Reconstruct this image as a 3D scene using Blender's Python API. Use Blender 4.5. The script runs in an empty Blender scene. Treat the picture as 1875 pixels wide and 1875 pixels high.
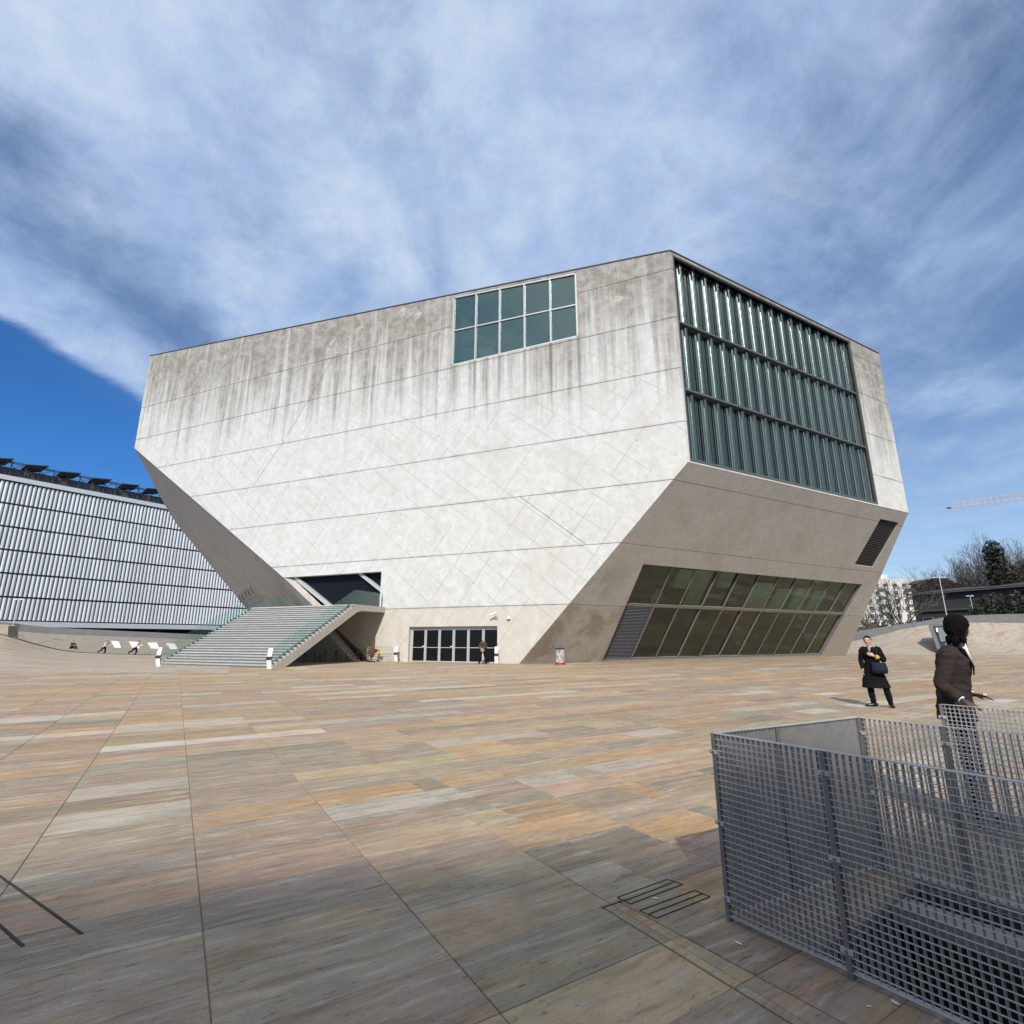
import bpy, bmesh, math, random
from mathutils import Vector, Matrix, noise as mnoise
random.seed(11)
R = math.radians
V = Vector
scene = bpy.context.scene
COL = scene.collection

# ------------------------------------------------------------------ camera
EYE = V((0, 0, 1.6)); FPX = 950.0; PITCH = math.atan((1172 - 937.5) / FPX)
cam_data = bpy.data.cameras.new('camera')
cam = bpy.data.objects.new('camera', cam_data); COL.objects.link(cam)
cam_data.sensor_width = 36; cam_data.lens = FPX / 1875 * 36
cam_data.clip_start = 0.05; cam_data.clip_end = 6000
cam.location = EYE; cam.rotation_euler = (math.pi / 2 + PITCH, 0, 0)
scene.camera = cam

# ------------------------------------------------------------------ node helper
class NT:
    def __init__(s, tree):
        s.t = tree; tree.nodes.clear()
    def n(s, kind, **kw):
        nd = s.t.nodes.new(kind)
        for k, v in kw.items(): setattr(nd, k, v)
        return nd
    def put(s, sock, v):
        if v is None: return
        if hasattr(v, 'is_output'): s.t.links.new(v, sock)
        else:
            try: sock.default_value = v
            except Exception: sock.default_value = (*v, 1) if len(v) == 3 else v
    def m(s, op, a, b=None, c=None, clamp=False):
        nd = s.n('ShaderNodeMath', operation=op); nd.use_clamp = clamp
        s.put(nd.inputs[0], a); s.put(nd.inputs[1], b); s.put(nd.inputs[2], c)
        return nd.outputs[0]
    def vm(s, op, a, b=None):
        nd = s.n('ShaderNodeVectorMath', operation=op)
        s.put(nd.inputs[0], a); s.put(nd.inputs[1], b)
        return nd.outputs['Value'] if op == 'DOT_PRODUCT' else nd.outputs[0]
    def xyz(s, v):
        nd = s.n('ShaderNodeSeparateXYZ'); s.put(nd.inputs[0], v); return nd.outputs
    def comb(s, x, y, z=0.0):
        nd = s.n('ShaderNodeCombineXYZ')
        for i, q in enumerate((x, y, z)): s.put(nd.inputs[i], q)
        return nd.outputs[0]
    def noise(s, vec, scale=1.0, detail=4.0, rough=0.55, dist=0.0, col=False):
        nd = s.n('ShaderNodeTexNoise'); s.put(nd.inputs['Vector'], vec)
        nd.inputs['Scale'].default_value = scale; nd.inputs['Detail'].default_value = detail
        nd.inputs['Roughness'].default_value = rough; nd.inputs['Distortion'].default_value = dist
        return nd.outputs['Color'] if col else nd.outputs['Fac']
    def sm(s, v, a, b):                                   # smoothstep a..b -> 0..1
        nd = s.n('ShaderNodeMapRange', interpolation_type='SMOOTHSTEP')
        s.put(nd.inputs[0], v); nd.inputs[1].default_value = a; nd.inputs[2].default_value = b
        return nd.outputs[0]
    def lin(s, v, a, b, c=0.0, d=1.0):
        nd = s.n('ShaderNodeMapRange'); s.put(nd.inputs[0], v)
        for i, q in enumerate((a, b, c, d)): nd.inputs[i + 1].default_value = q
        return nd.outputs[0]
    def mix(s, f, a, b, mode='MIX'):
        nd = s.n('ShaderNodeMix', data_type='RGBA', blend_type=mode)
        s.put(nd.inputs[0], f); s.put(nd.inputs[6], a); s.put(nd.inputs[7], b)
        return nd.outputs[2]
    def ramp(s, f, stops):
        nd = s.n('ShaderNodeValToRGB'); s.put(nd.inputs[0], f); e = nd.color_ramp.elements
        while len(e) < len(stops): e.new(0.5)
        for el, (p, c) in zip(e, stops):
            el.position = p; el.color = (*c, 1) if len(c) == 3 else c
        return nd.outputs[0]
    def attr(s, name, out='Color'):
        nd = s.n('ShaderNodeAttribute'); nd.attribute_name = name; return nd.outputs[out]

# ------------------------------------------------------------------ world: sky with clouds
SUN_EL, SUN_AZ = R(38), R(184)          # azimuth clockwise from +Y: almost straight behind the viewer
world = bpy.data.worlds.new('World'); scene.world = world; world.use_nodes = True
w = NT(world.node_tree)
sky = w.n('ShaderNodeTexSky', sky_type='NISHITA')
sky.sun_disc = False; sky.sun_elevation = SUN_EL; sky.sun_rotation = SUN_AZ
sky.altitude = 100; sky.air_density = 1.0; sky.dust_density = 0.6; sky.ozone_density = 2.5
d = w.n('ShaderNodeTexCoord').outputs['Generated']
dx, dy, dz = w.xyz(d)[:3]
zz = w.m('MAXIMUM', dz, 0.05)
px_ = w.m('DIVIDE', dx, w.m('ADD', zz, 0.03)); py_ = w.m('DIVIDE', dy, w.m('ADD', zz, 0.03))
pl = w.comb(px_, py_, 0.0)
warp = w.noise(pl, 1.3, 3, 0.5, 0, True)
pw = w.vm('ADD', pl, w.vm('MULTIPLY', w.vm('SUBTRACT', warp, (0.5, 0.5, 0.5)), (0.38, 0.38, 0.0)))
st = w.vm('MULTIPLY', pw, (1.0, 0.80, 1.0))               # wisps drawn out away from the viewer
f1 = w.noise(st, 1.75, 11, 0.56, 0.15)
f2 = w.noise(w.vm('ADD', w.vm('MULTIPLY', pw, (1.0, 0.9, 1.0)), (5.3, 2.1, 0.0)), 2.9, 10, 0.60, 0.1)
f3 = w.noise(w.vm('ADD', w.vm('MULTIPLY', pw, (1.0, 0.50, 1.0)), (1.7, 9.1, 0.0)), 4.2, 9, 0.62, 0.2)
f4 = w.noise(w.vm('MULTIPLY', d, (1.0, 1.0, 1.25)), 3.1, 13, 0.66, 0.35)
f5 = w.noise(w.vm('ADD', d, (3.0, 1.0, 2.0)), 7.5, 11, 0.66, 0.2)
xw = w.m('ADD', w.m('ADD', px_, w.m('MULTIPLY', w.m('SUBTRACT', f2, 0.5), 0.30)), w.m('MULTIPLY', w.m('SUBTRACT', py_, 1.5), -0.10))
xn = w.lin(xw, -2.6, 2.6)
def xs(v): return (v + 2.6) / 5.2
def g3(v): return (v, v, v)
base = w.ramp(xn, [(0.0, g3(0.0)), (xs(-1.56), g3(0.0)), (xs(-1.44), g3(0.86)), (xs(-1.20), g3(0.72)), (xs(-1.10), g3(0.48)),
                   (xs(-0.95), g3(0.50)), (xs(-0.72), g3(0.92)), (xs(-0.3), g3(0.86)), (xs(0.15), g3(0.98)), (xs(0.55), g3(0.86)),
                   (xs(0.95), g3(0.66)), (xs(1.5), g3(0.46)), (1.0, g3(0.55))])
cov = w.m('ADD', base, w.m('MULTIPLY', w.m('SUBTRACT', f1, 0.5), 0.85))
cov = w.m('ADD', cov, w.m('MULTIPLY', w.m('SUBTRACT', f3, 0.5), 0.55))
cov = w.m('ADD', cov, w.m('MULTIPLY', w.m('SUBTRACT', f4, 0.5), 1.1))
cov = w.m('MULTIPLY', w.sm(cov, 0.12, 0.98), w.sm(base, 0.0, 0.25))
brt = w.m('ADD', w.m('ADD', w.m('MULTIPLY', f2, 0.36), w.m('MULTIPLY', f1, 0.20)), w.m('ADD', w.m('MULTIPLY', f4, 0.46), w.m('MULTIPLY', f5, 0.24)))
hump = w.m('EXPONENT', w.m('MULTIPLY', w.m('ADD', w.m('POWER', w.m('MULTIPLY', w.m('SUBTRACT', px_, -0.1), 1.5), 2.0), w.m('POWER', w.m('MULTIPLY', w.m('SUBTRACT', py_, 1.05), 1.4), 2.0)), -1.0))
brt = w.m('ADD', brt, w.m('MULTIPLY', hump, 0.07))
cloud = w.ramp(brt, [(0.43, (0.23, 0.36, 0.64)), (0.55, (0.31, 0.455, 0.76)), (0.67, (0.45, 0.60, 0.88)), (0.84, (0.74, 0.85, 1.0))])
low = w.sm(dz, 0.42, 0.04)
deep = w.sm(px_, -0.9, -1.7)
tint = w.mix(deep, (1.0, 1.05, 1.12, 1), (0.27, 0.66, 1.12, 1))
SKY_K = 0.085
skyc = w.mix(1.0, sky.outputs[0], tint, 'MULTIPLY')
skyc = w.vm('MULTIPLY', skyc, (SKY_K, SKY_K, SKY_K))
cloud = w.mix(w.m('MULTIPLY', low, 0.35), cloud, (0.42, 0.62, 0.92, 1))
EXPO = 1.0
glow = w.m('POWER', w.m('MAXIMUM', w.m('ADD', w.m('MULTIPLY', w.vm('DOT_PRODUCT', d, (math.sin(SUN_AZ) * math.cos(SUN_EL), math.cos(SUN_AZ) * math.cos(SUN_EL), math.sin(SUN_EL))), 0.5), 0.5), 0.0), 4.5)
cloud = w.mix(w.m('MULTIPLY', glow, 0.85), cloud, (1.35, 1.27, 1.15, 1))      # thin cloud lit from behind near the sun
fin = w.mix(w.m('MULTIPLY', cov, 0.93), skyc, w.vm('MULTIPLY', cloud, (0.69, 0.69, 0.69)))
bg = w.n('ShaderNodeBackground'); w.put(bg.inputs[0], fin); bg.inputs[1].default_value = 1.0
wo = w.n('ShaderNodeOutputWorld'); w.t.links.new(bg.outputs[0], wo.inputs[0])

# ------------------------------------------------------------------ sun and exposure
sl = bpy.data.lights.new('sun', 'SUN'); sl.energy = 3.4; sl.angle = R(0.9); sl.color = (1.0, 0.965, 0.915)
sun = bpy.data.objects.new('sun', sl); COL.objects.link(sun)
S = V((math.sin(SUN_AZ) * math.cos(SUN_EL), math.cos(SUN_AZ) * math.cos(SUN_EL), math.sin(SUN_EL)))
sun.rotation_euler = S.to_track_quat('Z', 'Y').to_euler()
vs = scene.view_settings
scene.display_settings.display_device = 'sRGB'
vs.view_transform = 'Standard'; vs.look = 'None'; vs.gamma = 1; vs.use_curve_mapping = False; vs.exposure = 0.44

# ------------------------------------------------------------------ geometry helpers
def aim(px, py):                                          # direction of sight of a point of the survey photograph
    X = (px - 937.5) / FPX; Z = -(py - 937.5) / FPX
    c, s_ = math.cos(PITCH), math.sin(PITCH)
    return V((X, c - Z * s_, s_ + Z * c))
def ground(px, py, z=0.0):
    r = aim(px, py); return EYE + r * ((z - EYE.z) / r.z)
def onplane(px, py, p0, n):
    r = aim(px, py); return EYE + r * ((p0 - EYE).dot(n) / r.dot(n))
def atdepth(px, py, Y):
    r = aim(px, py); return EYE + r * (Y / r.y)
def hdir(px):
    r = aim(px, 1172); r.z = 0; return r.normalized()

class MB:
    def __init__(s): s.v = []; s.f = []; s.sm = False; s.c = None
    def poly(s, pts):
        b = len(s.v); s.v += [tuple(p) for p in pts]; s.f.append(tuple(range(b, b + len(pts))))
    def prism(s, pts, off):                               # pts polygon, off vector of extrusion
        b = len(s.v); n = len(pts); off = V(off)
        s.v += [tuple(p) for p in pts] + [tuple(V(p) + off) for p in pts]
        s.f.append(tuple(range(b, b + n))); s.f.append(tuple(range(b + 2 * n - 1, b + n - 1, -1)))
        for i in range(n):
            j = (i + 1) % n; s.f.append((b + i, b + n + i, b + n + j, b + j))
    def box(s, c, hx, hy, hz, ax=None, ay=None, az=None):
        c = V(c); ax = V(ax or (1, 0, 0)); ay = V(ay or (0, 1, 0)); az = V(az or (0, 0, 1))
        b = len(s.v)
        for k in (-1, 1):
            for j in (-1, 1):
                for i in (-1, 1): s.v.append(tuple(c + ax * i * hx + ay * j * hy + az * k * hz))
        s.f += [tuple(b + q for q in t) for t in ((0, 2, 3, 1), (4, 5, 7, 6), (0, 1, 5, 4), (2, 6, 7, 3), (0, 4, 6, 2), (1, 3, 7, 5))]
    def bar(s, p, q, a, b_=None, up=(0, 0, 1)):           # rectangular bar from p to q
        p, q = V(p), V(q); b_ = b_ or a; d_ = (q - p); L = d_.length; d_.normalize()
        u = V(up)
        if abs(u.dot(d_)) > 0.98: u = V((0, 1, 0))
        x = d_.cross(u).normalized(); y = x.cross(d_)
        s.box((p + q) / 2, a / 2, b_ / 2, L / 2, x, y, d_)
    def tube(s, pts, rad, n=8, cap=True, sy=1.0, jit=0.0, ref=None):
        pts = [V(p) for p in pts]; b = len(s.v)
        if not hasattr(rad, '__len__'): rad = [rad] * len(pts)
        t0 = (pts[1] - pts[0]).normalized()
        x = V(ref) if ref else (V((0, 0, 1)) if abs(t0.z) < 0.9 else V((1, 0, 0)))
        for i, p in enumerate(pts):
            t = (pts[min(i + 1, len(pts) - 1)] - pts[max(i - 1, 0)]).normalized()
            x = (x - t * x.dot(t)).normalized(); y = t.cross(x)
            r = rad[i]; rx, ry = (r if hasattr(r, '__len__') else (r, r * sy))
            for k in range(n):
                a = 2 * math.pi * k / n; jj = 1 + (random.uniform(-jit, jit) if jit else 0)
                s.v.append(tuple(p + x * math.cos(a) * rx * jj + y * math.sin(a) * ry * jj))
        for i in range(len(pts) - 1):
            for k in range(n):
                l = (k + 1) % n
                s.f.append((b + i * n + k, b + i * n + l, b + (i + 1) * n + l, b + (i + 1) * n + k))
        if cap:
            s.f.append(tuple(range(b + n - 1, b - 1, -1))); s.f.append(tuple(range(b + (len(pts) - 1) * n, b + len(pts) * n)))
    def blob(s, c, rx, ry, rz, n=10, m=7, fn=None):
        c = V(c); b = len(s.v)
        s.v.append(tuple(c + V((0, 0, -rz)))); 
        for j in range(1, m):
            ph = -math.pi / 2 + math.pi * j / m
            for k in range(n):
                a = 2 * math.pi * k / n
                q = V((math.cos(ph) * math.cos(a), math.cos(ph) * math.sin(a), math.sin(ph)))
                if fn: q = fn(q)
                s.v.append(tuple(c + V((q.x * rx, q.y * ry, q.z * rz))))
        s.v.append(tuple(c + V((0, 0, rz)))); top = len(s.v) - 1
        for k in range(n):
            l = (k + 1) % n
            s.f.append((b, b + 1 + l, b + 1 + k)); s.f.append((top, b + 1 + (m - 2) * n + k, b + 1 + (m - 2) * n + l))
            for j in range(m - 2):
                s.f.append((b + 1 + j * n + k, b + 1 + j * n + l, b + 1 + (j + 1) * n + l, b + 1 + (j + 1) * n + k))
    def mesh(s, name, mat=None, smooth=False):
        me = bpy.data.meshes.new(name); me.from_pydata(s.v, [], s.f); me.update()
        if getattr(s, 'keep', False):
            me.materials.append(mat); return me
        bm = bmesh.new(); bm.from_mesh(me); bmesh.ops.recalc_face_normals(bm, faces=bm.faces); bm.to_mesh(me); bm.free()
        if mat: me.materials.append(mat)
        if smooth: me.shade_smooth()
        return me
    def build(s, name, mat=None, parent=None, smooth=False, loc=None):
        o = bpy.data.objects.new(name, s.mesh(name, mat, smooth)); COL.objects.link(o)
        if parent:
            o.parent = parent; o.location = -parent_loc(parent)
        return o
def parent_loc(p):
    return p.location if p.parent is None else V((0, 0, 0))
def put(name, me, parent=None, M=None):
    o = bpy.data.objects.new(name, me); COL.objects.link(o)
    if parent: o.parent = parent
    if M is not None:
        o.matrix_basis = Matrix.Translation(-parent_loc(parent)) @ M if parent else M
    return o
def tag(o, label=None, cat=None, group=None, kind=None):
    if label: o['label'] = label
    if cat: o['category'] = cat
    if group: o['group'] = group
    if kind: o['kind'] = kind
    return o
def thing(name, label, cat, loc=(0, 0, 0), group=None, kind=None):
    o = bpy.data.objects.new(name, None); COL.objects.link(o); o.location = loc; o.empty_display_size = 0.3
    return tag(o, label, cat, group, kind)
def copy_tree(o, parent=None):
    c = o.copy(); COL.objects.link(c)
    if parent: c.parent = parent
    for ch in o.children: copy_tree(ch, c)
    return c

# 2-D convex polygon tools
def clip(poly, a, b, c):                                  # keep a*x+b*y<=c
    out = []
    for i in range(len(poly)):
        p, q = poly[i], poly[(i + 1) % len(poly)]
        dp, dq = a * p[0] + b * p[1] - c, a * q[0] + b * q[1] - c
        if dp <= 0: out.append(p)
        if (dp < -1e-9 and dq > 1e-9) or (dp > 1e-9 and dq < -1e-9):
            t = dp / (dp - dq); out.append((p[0] + (q[0] - p[0]) * t, p[1] + (q[1] - p[1]) * t))
    return out
def area(p):
    return 0.5 * sum(p[i][0] * p[(i + 1) % len(p)][1] - p[(i + 1) % len(p)][0] * p[i][1] for i in range(len(p)))
def ccw(p): return p if area(p) > 0 else list(reversed(p))
def subtract(polys, hole):
    hole = ccw(hole); out = []
    for p in polys:
        rest = ccw(p)
        for i in range(len(hole)):
            if len(rest) < 3: break
            x0, y0 = hole[i]; x1, y1 = hole[(i + 1) % len(hole)]
            a, b = (y1 - y0), -(x1 - x0); c = a * x0 + b * y0       # inside of hole: a*x+b*y<=c
            outer = clip(rest, -a, -b, -c)
            if len(outer) > 2 and abs(area(outer)) > 1e-4: out.append(outer)
            rest = clip(rest, a, b, c)
    return out
def split(polys, p, q, gap):
    a, b = q[1] - p[1], -(q[0] - p[0]); l = math.hypot(a, b); a /= l; b /= l; c = a * p[0] + b * p[1]; out = []
    for pl_ in polys:
        for s_ in (1, -1):
            r = clip(pl_, a * s_, b * s_, c * s_ - gap / 2)
            if len(r) > 2 and abs(area(r)) > 1e-4: out.append(r)
    return out

# ------------------------------------------------------------------ materials
def material(name):
    m = bpy.data.materials.new(name); m.use_nodes = True; t = NT(m.node_tree)
    o = t.n('ShaderNodeOutputMaterial'); p = t.n('ShaderNodeBsdfPrincipled'); t.t.links.new(p.outputs[0], o.inputs[0])
    t.p = p; t.o = o; return m, t
def bump(t, h, strength=0.3, dist=0.01):
    b = t.n('ShaderNodeBump'); b.inputs['Strength'].default_value = strength; b.inputs['Distance'].default_value = dist
    t.put(b.inputs['Height'], h); t.t.links.new(b.outputs[0], t.p.inputs['Normal'])
def plain(name, col, rough=0.6, metal=0.0, var=0.12, scale=3.0, spec=0.5, obj=False):
    m, t = material(name)
    co = t.n('ShaderNodeNewGeometry').outputs['Position'] if not obj else t.n('ShaderNodeTexCoord').outputs['Object']
    n = t.noise(co, scale, 5, 0.6)
    t.put(t.p.inputs['Base Color'], t.mix(n, tuple(c * (1 - var) for c in col), tuple(min(1, c * (1 + var)) for c in col)))
    t.p.inputs['Roughness'].default_value = rough; t.p.inputs['Metallic'].default_value = metal
    t.p.inputs['Specular IOR Level'].default_value = spec
    return m
DF = -hdir(-1355); DR = hdir(2675)                        # run of the front wall and of the glazed side wall
G0 = ground(850, 1214); NF = V((-DF.y, DF.x, 0))          # NF points into the hall
def F(u, z, dep=0.0): return V((G0.x, G0.y, 0)) + DF * u + V((0, 0, z)) + NF * dep

def concrete(name, front):
    m, t = material(name)
    P = t.n('ShaderNodeNewGeometry').outputs['Position']
    N = t.n('ShaderNodeNewGeometry').outputs['True Normal']
    u = t.vm('DOT_PRODUCT', t.vm('SUBTRACT', P, tuple(F(0, 0))), tuple(DF)); z = t.xyz(P)[2]
    big = t.noise(P, 0.35, 6, 0.62); mid = t.noise(P, 1.6, 7, 0.68, 0.4); fine = t.noise(P, 9, 5, 0.7)
    if front:
        c = t.mix(t.sm(mid, 0.30, 0.72), (0.485, 0.488, 0.475, 1), (0.585, 0.592, 0.578, 1))
        m2 = t.noise(t.vm('ADD', P, (4.0, 9.0, 2.0)), 0.85, 8, 0.72, 0.8)
        c = t.mix(t.m('MULTIPLY', t.sm(m2, 0.52, 0.66), 0.32), c, (0.40, 0.385, 0.355, 1))
        c = t.mix(t.m('MULTIPLY', t.sm(m2, 0.44, 0.34), 0.35), c, (0.62, 0.62, 0.60, 1))
        c = t.mix(t.m('MULTIPLY', t.sm(big, 0.45, 0.75), 0.5), c, (0.46, 0.435, 0.40, 1))
        uz = t.comb(u, z, 0.0)
        vst = t.noise(t.vm('MULTIPLY', uz, (1.5, 0.07, 1)), 1.0, 7, 0.68, 0.15)
        vs2 = t.noise(t.vm('MULTIPLY', uz, (0.42, 0.05, 1)), 1.0, 4, 0.6)
        uu = t.m('ADD', u, t.m('MULTIPLY', mid, 0.12))
        bands = t.m('ABSOLUTE', t.m('SUBTRACT', t.m('FRACT', t.m('DIVIDE', uu, 1.55)), 0.5))
        bst = t.m('MULTIPLY', t.sm(bands, 0.40, 0.5), 0.5)
        # weathering under the coping, drawn down in streaks
        zr = t.m('ADD', z, t.m('MULTIPLY', u, 0.075))
        wet = t.m('ADD', t.lin(zr, 15.0, 29.0, -0.06, 0.90), t.m('MULTIPLY', t.m('SUBTRACT', vst, 0.5), 1.9))
        wet = t.m('ADD', wet, t.m('MULTIPLY', t.m('SUBTRACT', vs2, 0.5), 0.9))
        wet = t.m('ADD', wet, t.m('MULTIPLY', bst, 0.28))
        wet = t.m('MULTIPLY', t.sm(wet, 0.16, 0.95), t.sm(zr, 13.0, 22.0))
        wc = t.mix(t.sm(t.noise(t.vm('ADD', P, (2.0, 5.0, 1.0)), 1.1, 8, 0.74, 0.5), 0.36, 0.66), (0.185, 0.17, 0.15, 1), (0.33, 0.315, 0.295, 1))
        c = t.mix(t.m('MULTIPLY', wet, 0.95), c, wc)
        # white lime bloom patches high on the left
        bl = t.noise(t.vm('MULTIPLY', P, (1.0, 1.0, 1.6)), 0.55, 8, 0.72, 0.6)
        c = t.mix(t.m('MULTIPLY', t.m('MULTIPLY', t.sm(bl, 0.58, 0.68), t.sm(zr, 24, 28)), 0.7), c, (0.52, 0.50, 0.47, 1))
        # beige dirt on the lowest lift
        lowm = t.m('MULTIPLY', t.sm(z, 3.98, 3.96), t.lin(t.noise(t.vm('MULTIPLY', uz, (1.1, 0.35, 1)), 1.0, 7, 0.7), 0.3, 0.7, 0.15, 0.85))
        c = t.mix(lowm, c, (0.47, 0.415, 0.335, 1))
        # seams of the board formwork, two families
        for k, (a, b, per, off) in enumerate(((0.625, 0.78, 1.72, 0.3), (0.80, -0.60, 2.15, 0.8))):
            q = t.m('ADD', t.m('ADD', t.m('MULTIPLY', u, a), t.m('MULTIPLY', z, b)), off)
            fr = t.m('ABSOLUTE', t.m('SUBTRACT', t.m('FRACT', t.m('DIVIDE', q, per)), 0.5))
            ln = t.sm(fr, 0.5 - 0.045 / per, 0.5 - 0.01)
            patch = t.sm(t.noise(t.vm('ADD', P, (k * 7.0, 3.0, 1.0)), 0.22, 3, 0.6), 0.36, 0.60)
            ln = t.m('MULTIPLY', t.m('MULTIPLY', ln, patch), t.m('MULTIPLY', t.sm(zr, 27, 21), 0.58))
            c = t.mix(ln, c, (0.33, 0.315, 0.29, 1))
        # runs under the window mullions
        mu = t.m('ABSOLUTE', t.m('SUBTRACT', t.m('FRACT', t.m('DIVIDE', t.m('ADD', t.m('ADD', u, -0.40 + 22.0), t.m('MULTIPLY', t.m('SUBTRACT', mid, 0.5), 0.15)), 2.2)), 0.5))
        run = t.m('MULTIPLY', t.sm(mu, 0.40, 0.5), t.m('MULTIPLY', t.sm(z, 24.2, 24.0), t.sm(z, 17.5, 23.0)))
        run = t.m('MULTIPLY', run, t.m('MULTIPLY', t.sm(u, -0.6, 0.2), t.sm(u, 10.2, 9.4)))
        c = t.mix(t.m('MULTIPLY', run, t.lin(vst, 0.3, 0.6, 0.35, 1.0)), c, (0.15, 0.145, 0.13, 1))
        # lift joints stained
        jn = t.m('ABSOLUTE', t.m('SUBTRACT', t.m('FRACT', t.m('ADD', t.m('DIVIDE', z, 3.975), 0.5)), 0.5))
        jm = t.m('MULTIPLY', t.sm(jn, 0.05, 0.0), t.sm(t.noise(P, 0.5, 5, 0.7), 0.35, 0.75))
        c = t.mix(t.m('MULTIPLY', jm, 0.55), c, (0.28, 0.265, 0.24, 1))
        # tie holes
        vor = t.n('ShaderNodeTexVoronoi', feature='F1'); t.put(vor.inputs['Vector'], uz); vor.inputs['Scale'].default_value = 0.62
        vor.inputs['Randomness'].default_value = 0.35
        hole = t.sm(vor.outputs['Distance'], 0.075, 0.03)
        c = t.mix(t.m('MULTIPLY', hole, 0.55), c, (0.27, 0.26, 0.24, 1))
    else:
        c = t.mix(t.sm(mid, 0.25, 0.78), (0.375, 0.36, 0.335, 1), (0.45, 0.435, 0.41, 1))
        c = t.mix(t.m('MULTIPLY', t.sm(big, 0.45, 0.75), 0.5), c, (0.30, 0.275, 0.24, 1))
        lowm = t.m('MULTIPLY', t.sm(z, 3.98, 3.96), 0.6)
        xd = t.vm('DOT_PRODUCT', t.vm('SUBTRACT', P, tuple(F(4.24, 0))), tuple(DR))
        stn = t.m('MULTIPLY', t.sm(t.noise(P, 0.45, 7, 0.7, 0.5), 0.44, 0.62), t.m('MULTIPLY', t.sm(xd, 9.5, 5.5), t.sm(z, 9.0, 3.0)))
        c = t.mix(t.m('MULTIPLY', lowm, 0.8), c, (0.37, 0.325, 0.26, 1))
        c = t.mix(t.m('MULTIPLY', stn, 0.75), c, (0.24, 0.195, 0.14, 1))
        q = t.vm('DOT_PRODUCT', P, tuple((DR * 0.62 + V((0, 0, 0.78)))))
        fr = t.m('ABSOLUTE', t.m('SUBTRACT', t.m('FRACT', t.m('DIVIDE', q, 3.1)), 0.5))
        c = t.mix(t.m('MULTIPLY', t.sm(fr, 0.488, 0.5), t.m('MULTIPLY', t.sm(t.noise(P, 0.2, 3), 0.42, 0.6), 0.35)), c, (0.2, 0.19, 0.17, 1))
    c = t.mix(0.25, c, t.mix(fine, (0.3, 0.3, 0.29, 1), (0.9, 0.9, 0.87, 1)), 'SOFT_LIGHT')
    t.put(t.p.inputs['Base Color'], c); t.p.inputs['Roughness'].default_value = 0.85
    t.p.inputs['Specular IOR Level'].default_value = 0.25
    bump(t, t.m('ADD', mid, t.m('MULTIPLY', fine, 0.4)), 0.25, 0.03)
    return m

def glass(name, tint, refl, rough=0.02, see=0.0, wave=0.0, gcol=(0.8, 0.93, 0.92), ior=1.5):
    m = bpy.data.materials.new(name); m.use_nodes = True; t = NT(m.node_tree)
    o = t.n('ShaderNodeOutputMaterial')
    df = t.n('ShaderNodeBsdfDiffuse'); df.inputs[0].default_value = (*tint, 1)
    gl = t.n('ShaderNodeBsdfGlossy'); gl.inputs[1].default_value = rough; gl.inputs[0].default_value = (*gcol, 1)
    tr = t.n('ShaderNodeBsdfTransparent'); tr.inputs[0].default_value = (0.88, 0.95, 0.93, 1) if see > 0.9 else (0.72, 0.86, 0.83, 1)
    m1 = t.n('ShaderNodeMixShader'); m1.inputs[0].default_value = see
    t.t.links.new(df.outputs[0], m1.inputs[1]); t.t.links.new(tr.outputs[0], m1.inputs[2])
    fr = t.n('ShaderNodeFresnel'); fr.inputs[0].default_value = ior
    fac = t.m('ADD', t.m('MULTIPLY', fr.outputs[0], 1 - refl), refl, clamp=True)
    m2 = t.n('ShaderNodeMixShader'); t.put(m2.inputs[0], fac)
    t.t.links.new(m1.outputs[0], m2.inputs[1]); t.t.links.new(gl.outputs[0], m2.inputs[2]); t.t.links.new(m2.outputs[0], o.inputs[0])
    if wave:
        b = t.n('ShaderNodeBump'); b.inputs['Strength'].default_value = wave; b.inputs['Distance'].default_value = 0.05
        t.put(b.inputs['Height'], t.noise(t.n('ShaderNodeNewGeometry').outputs['Position'], 0.5, 2))
        t.t.links.new(b.outputs[0], gl.inputs['Normal']); 
    return m

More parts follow.
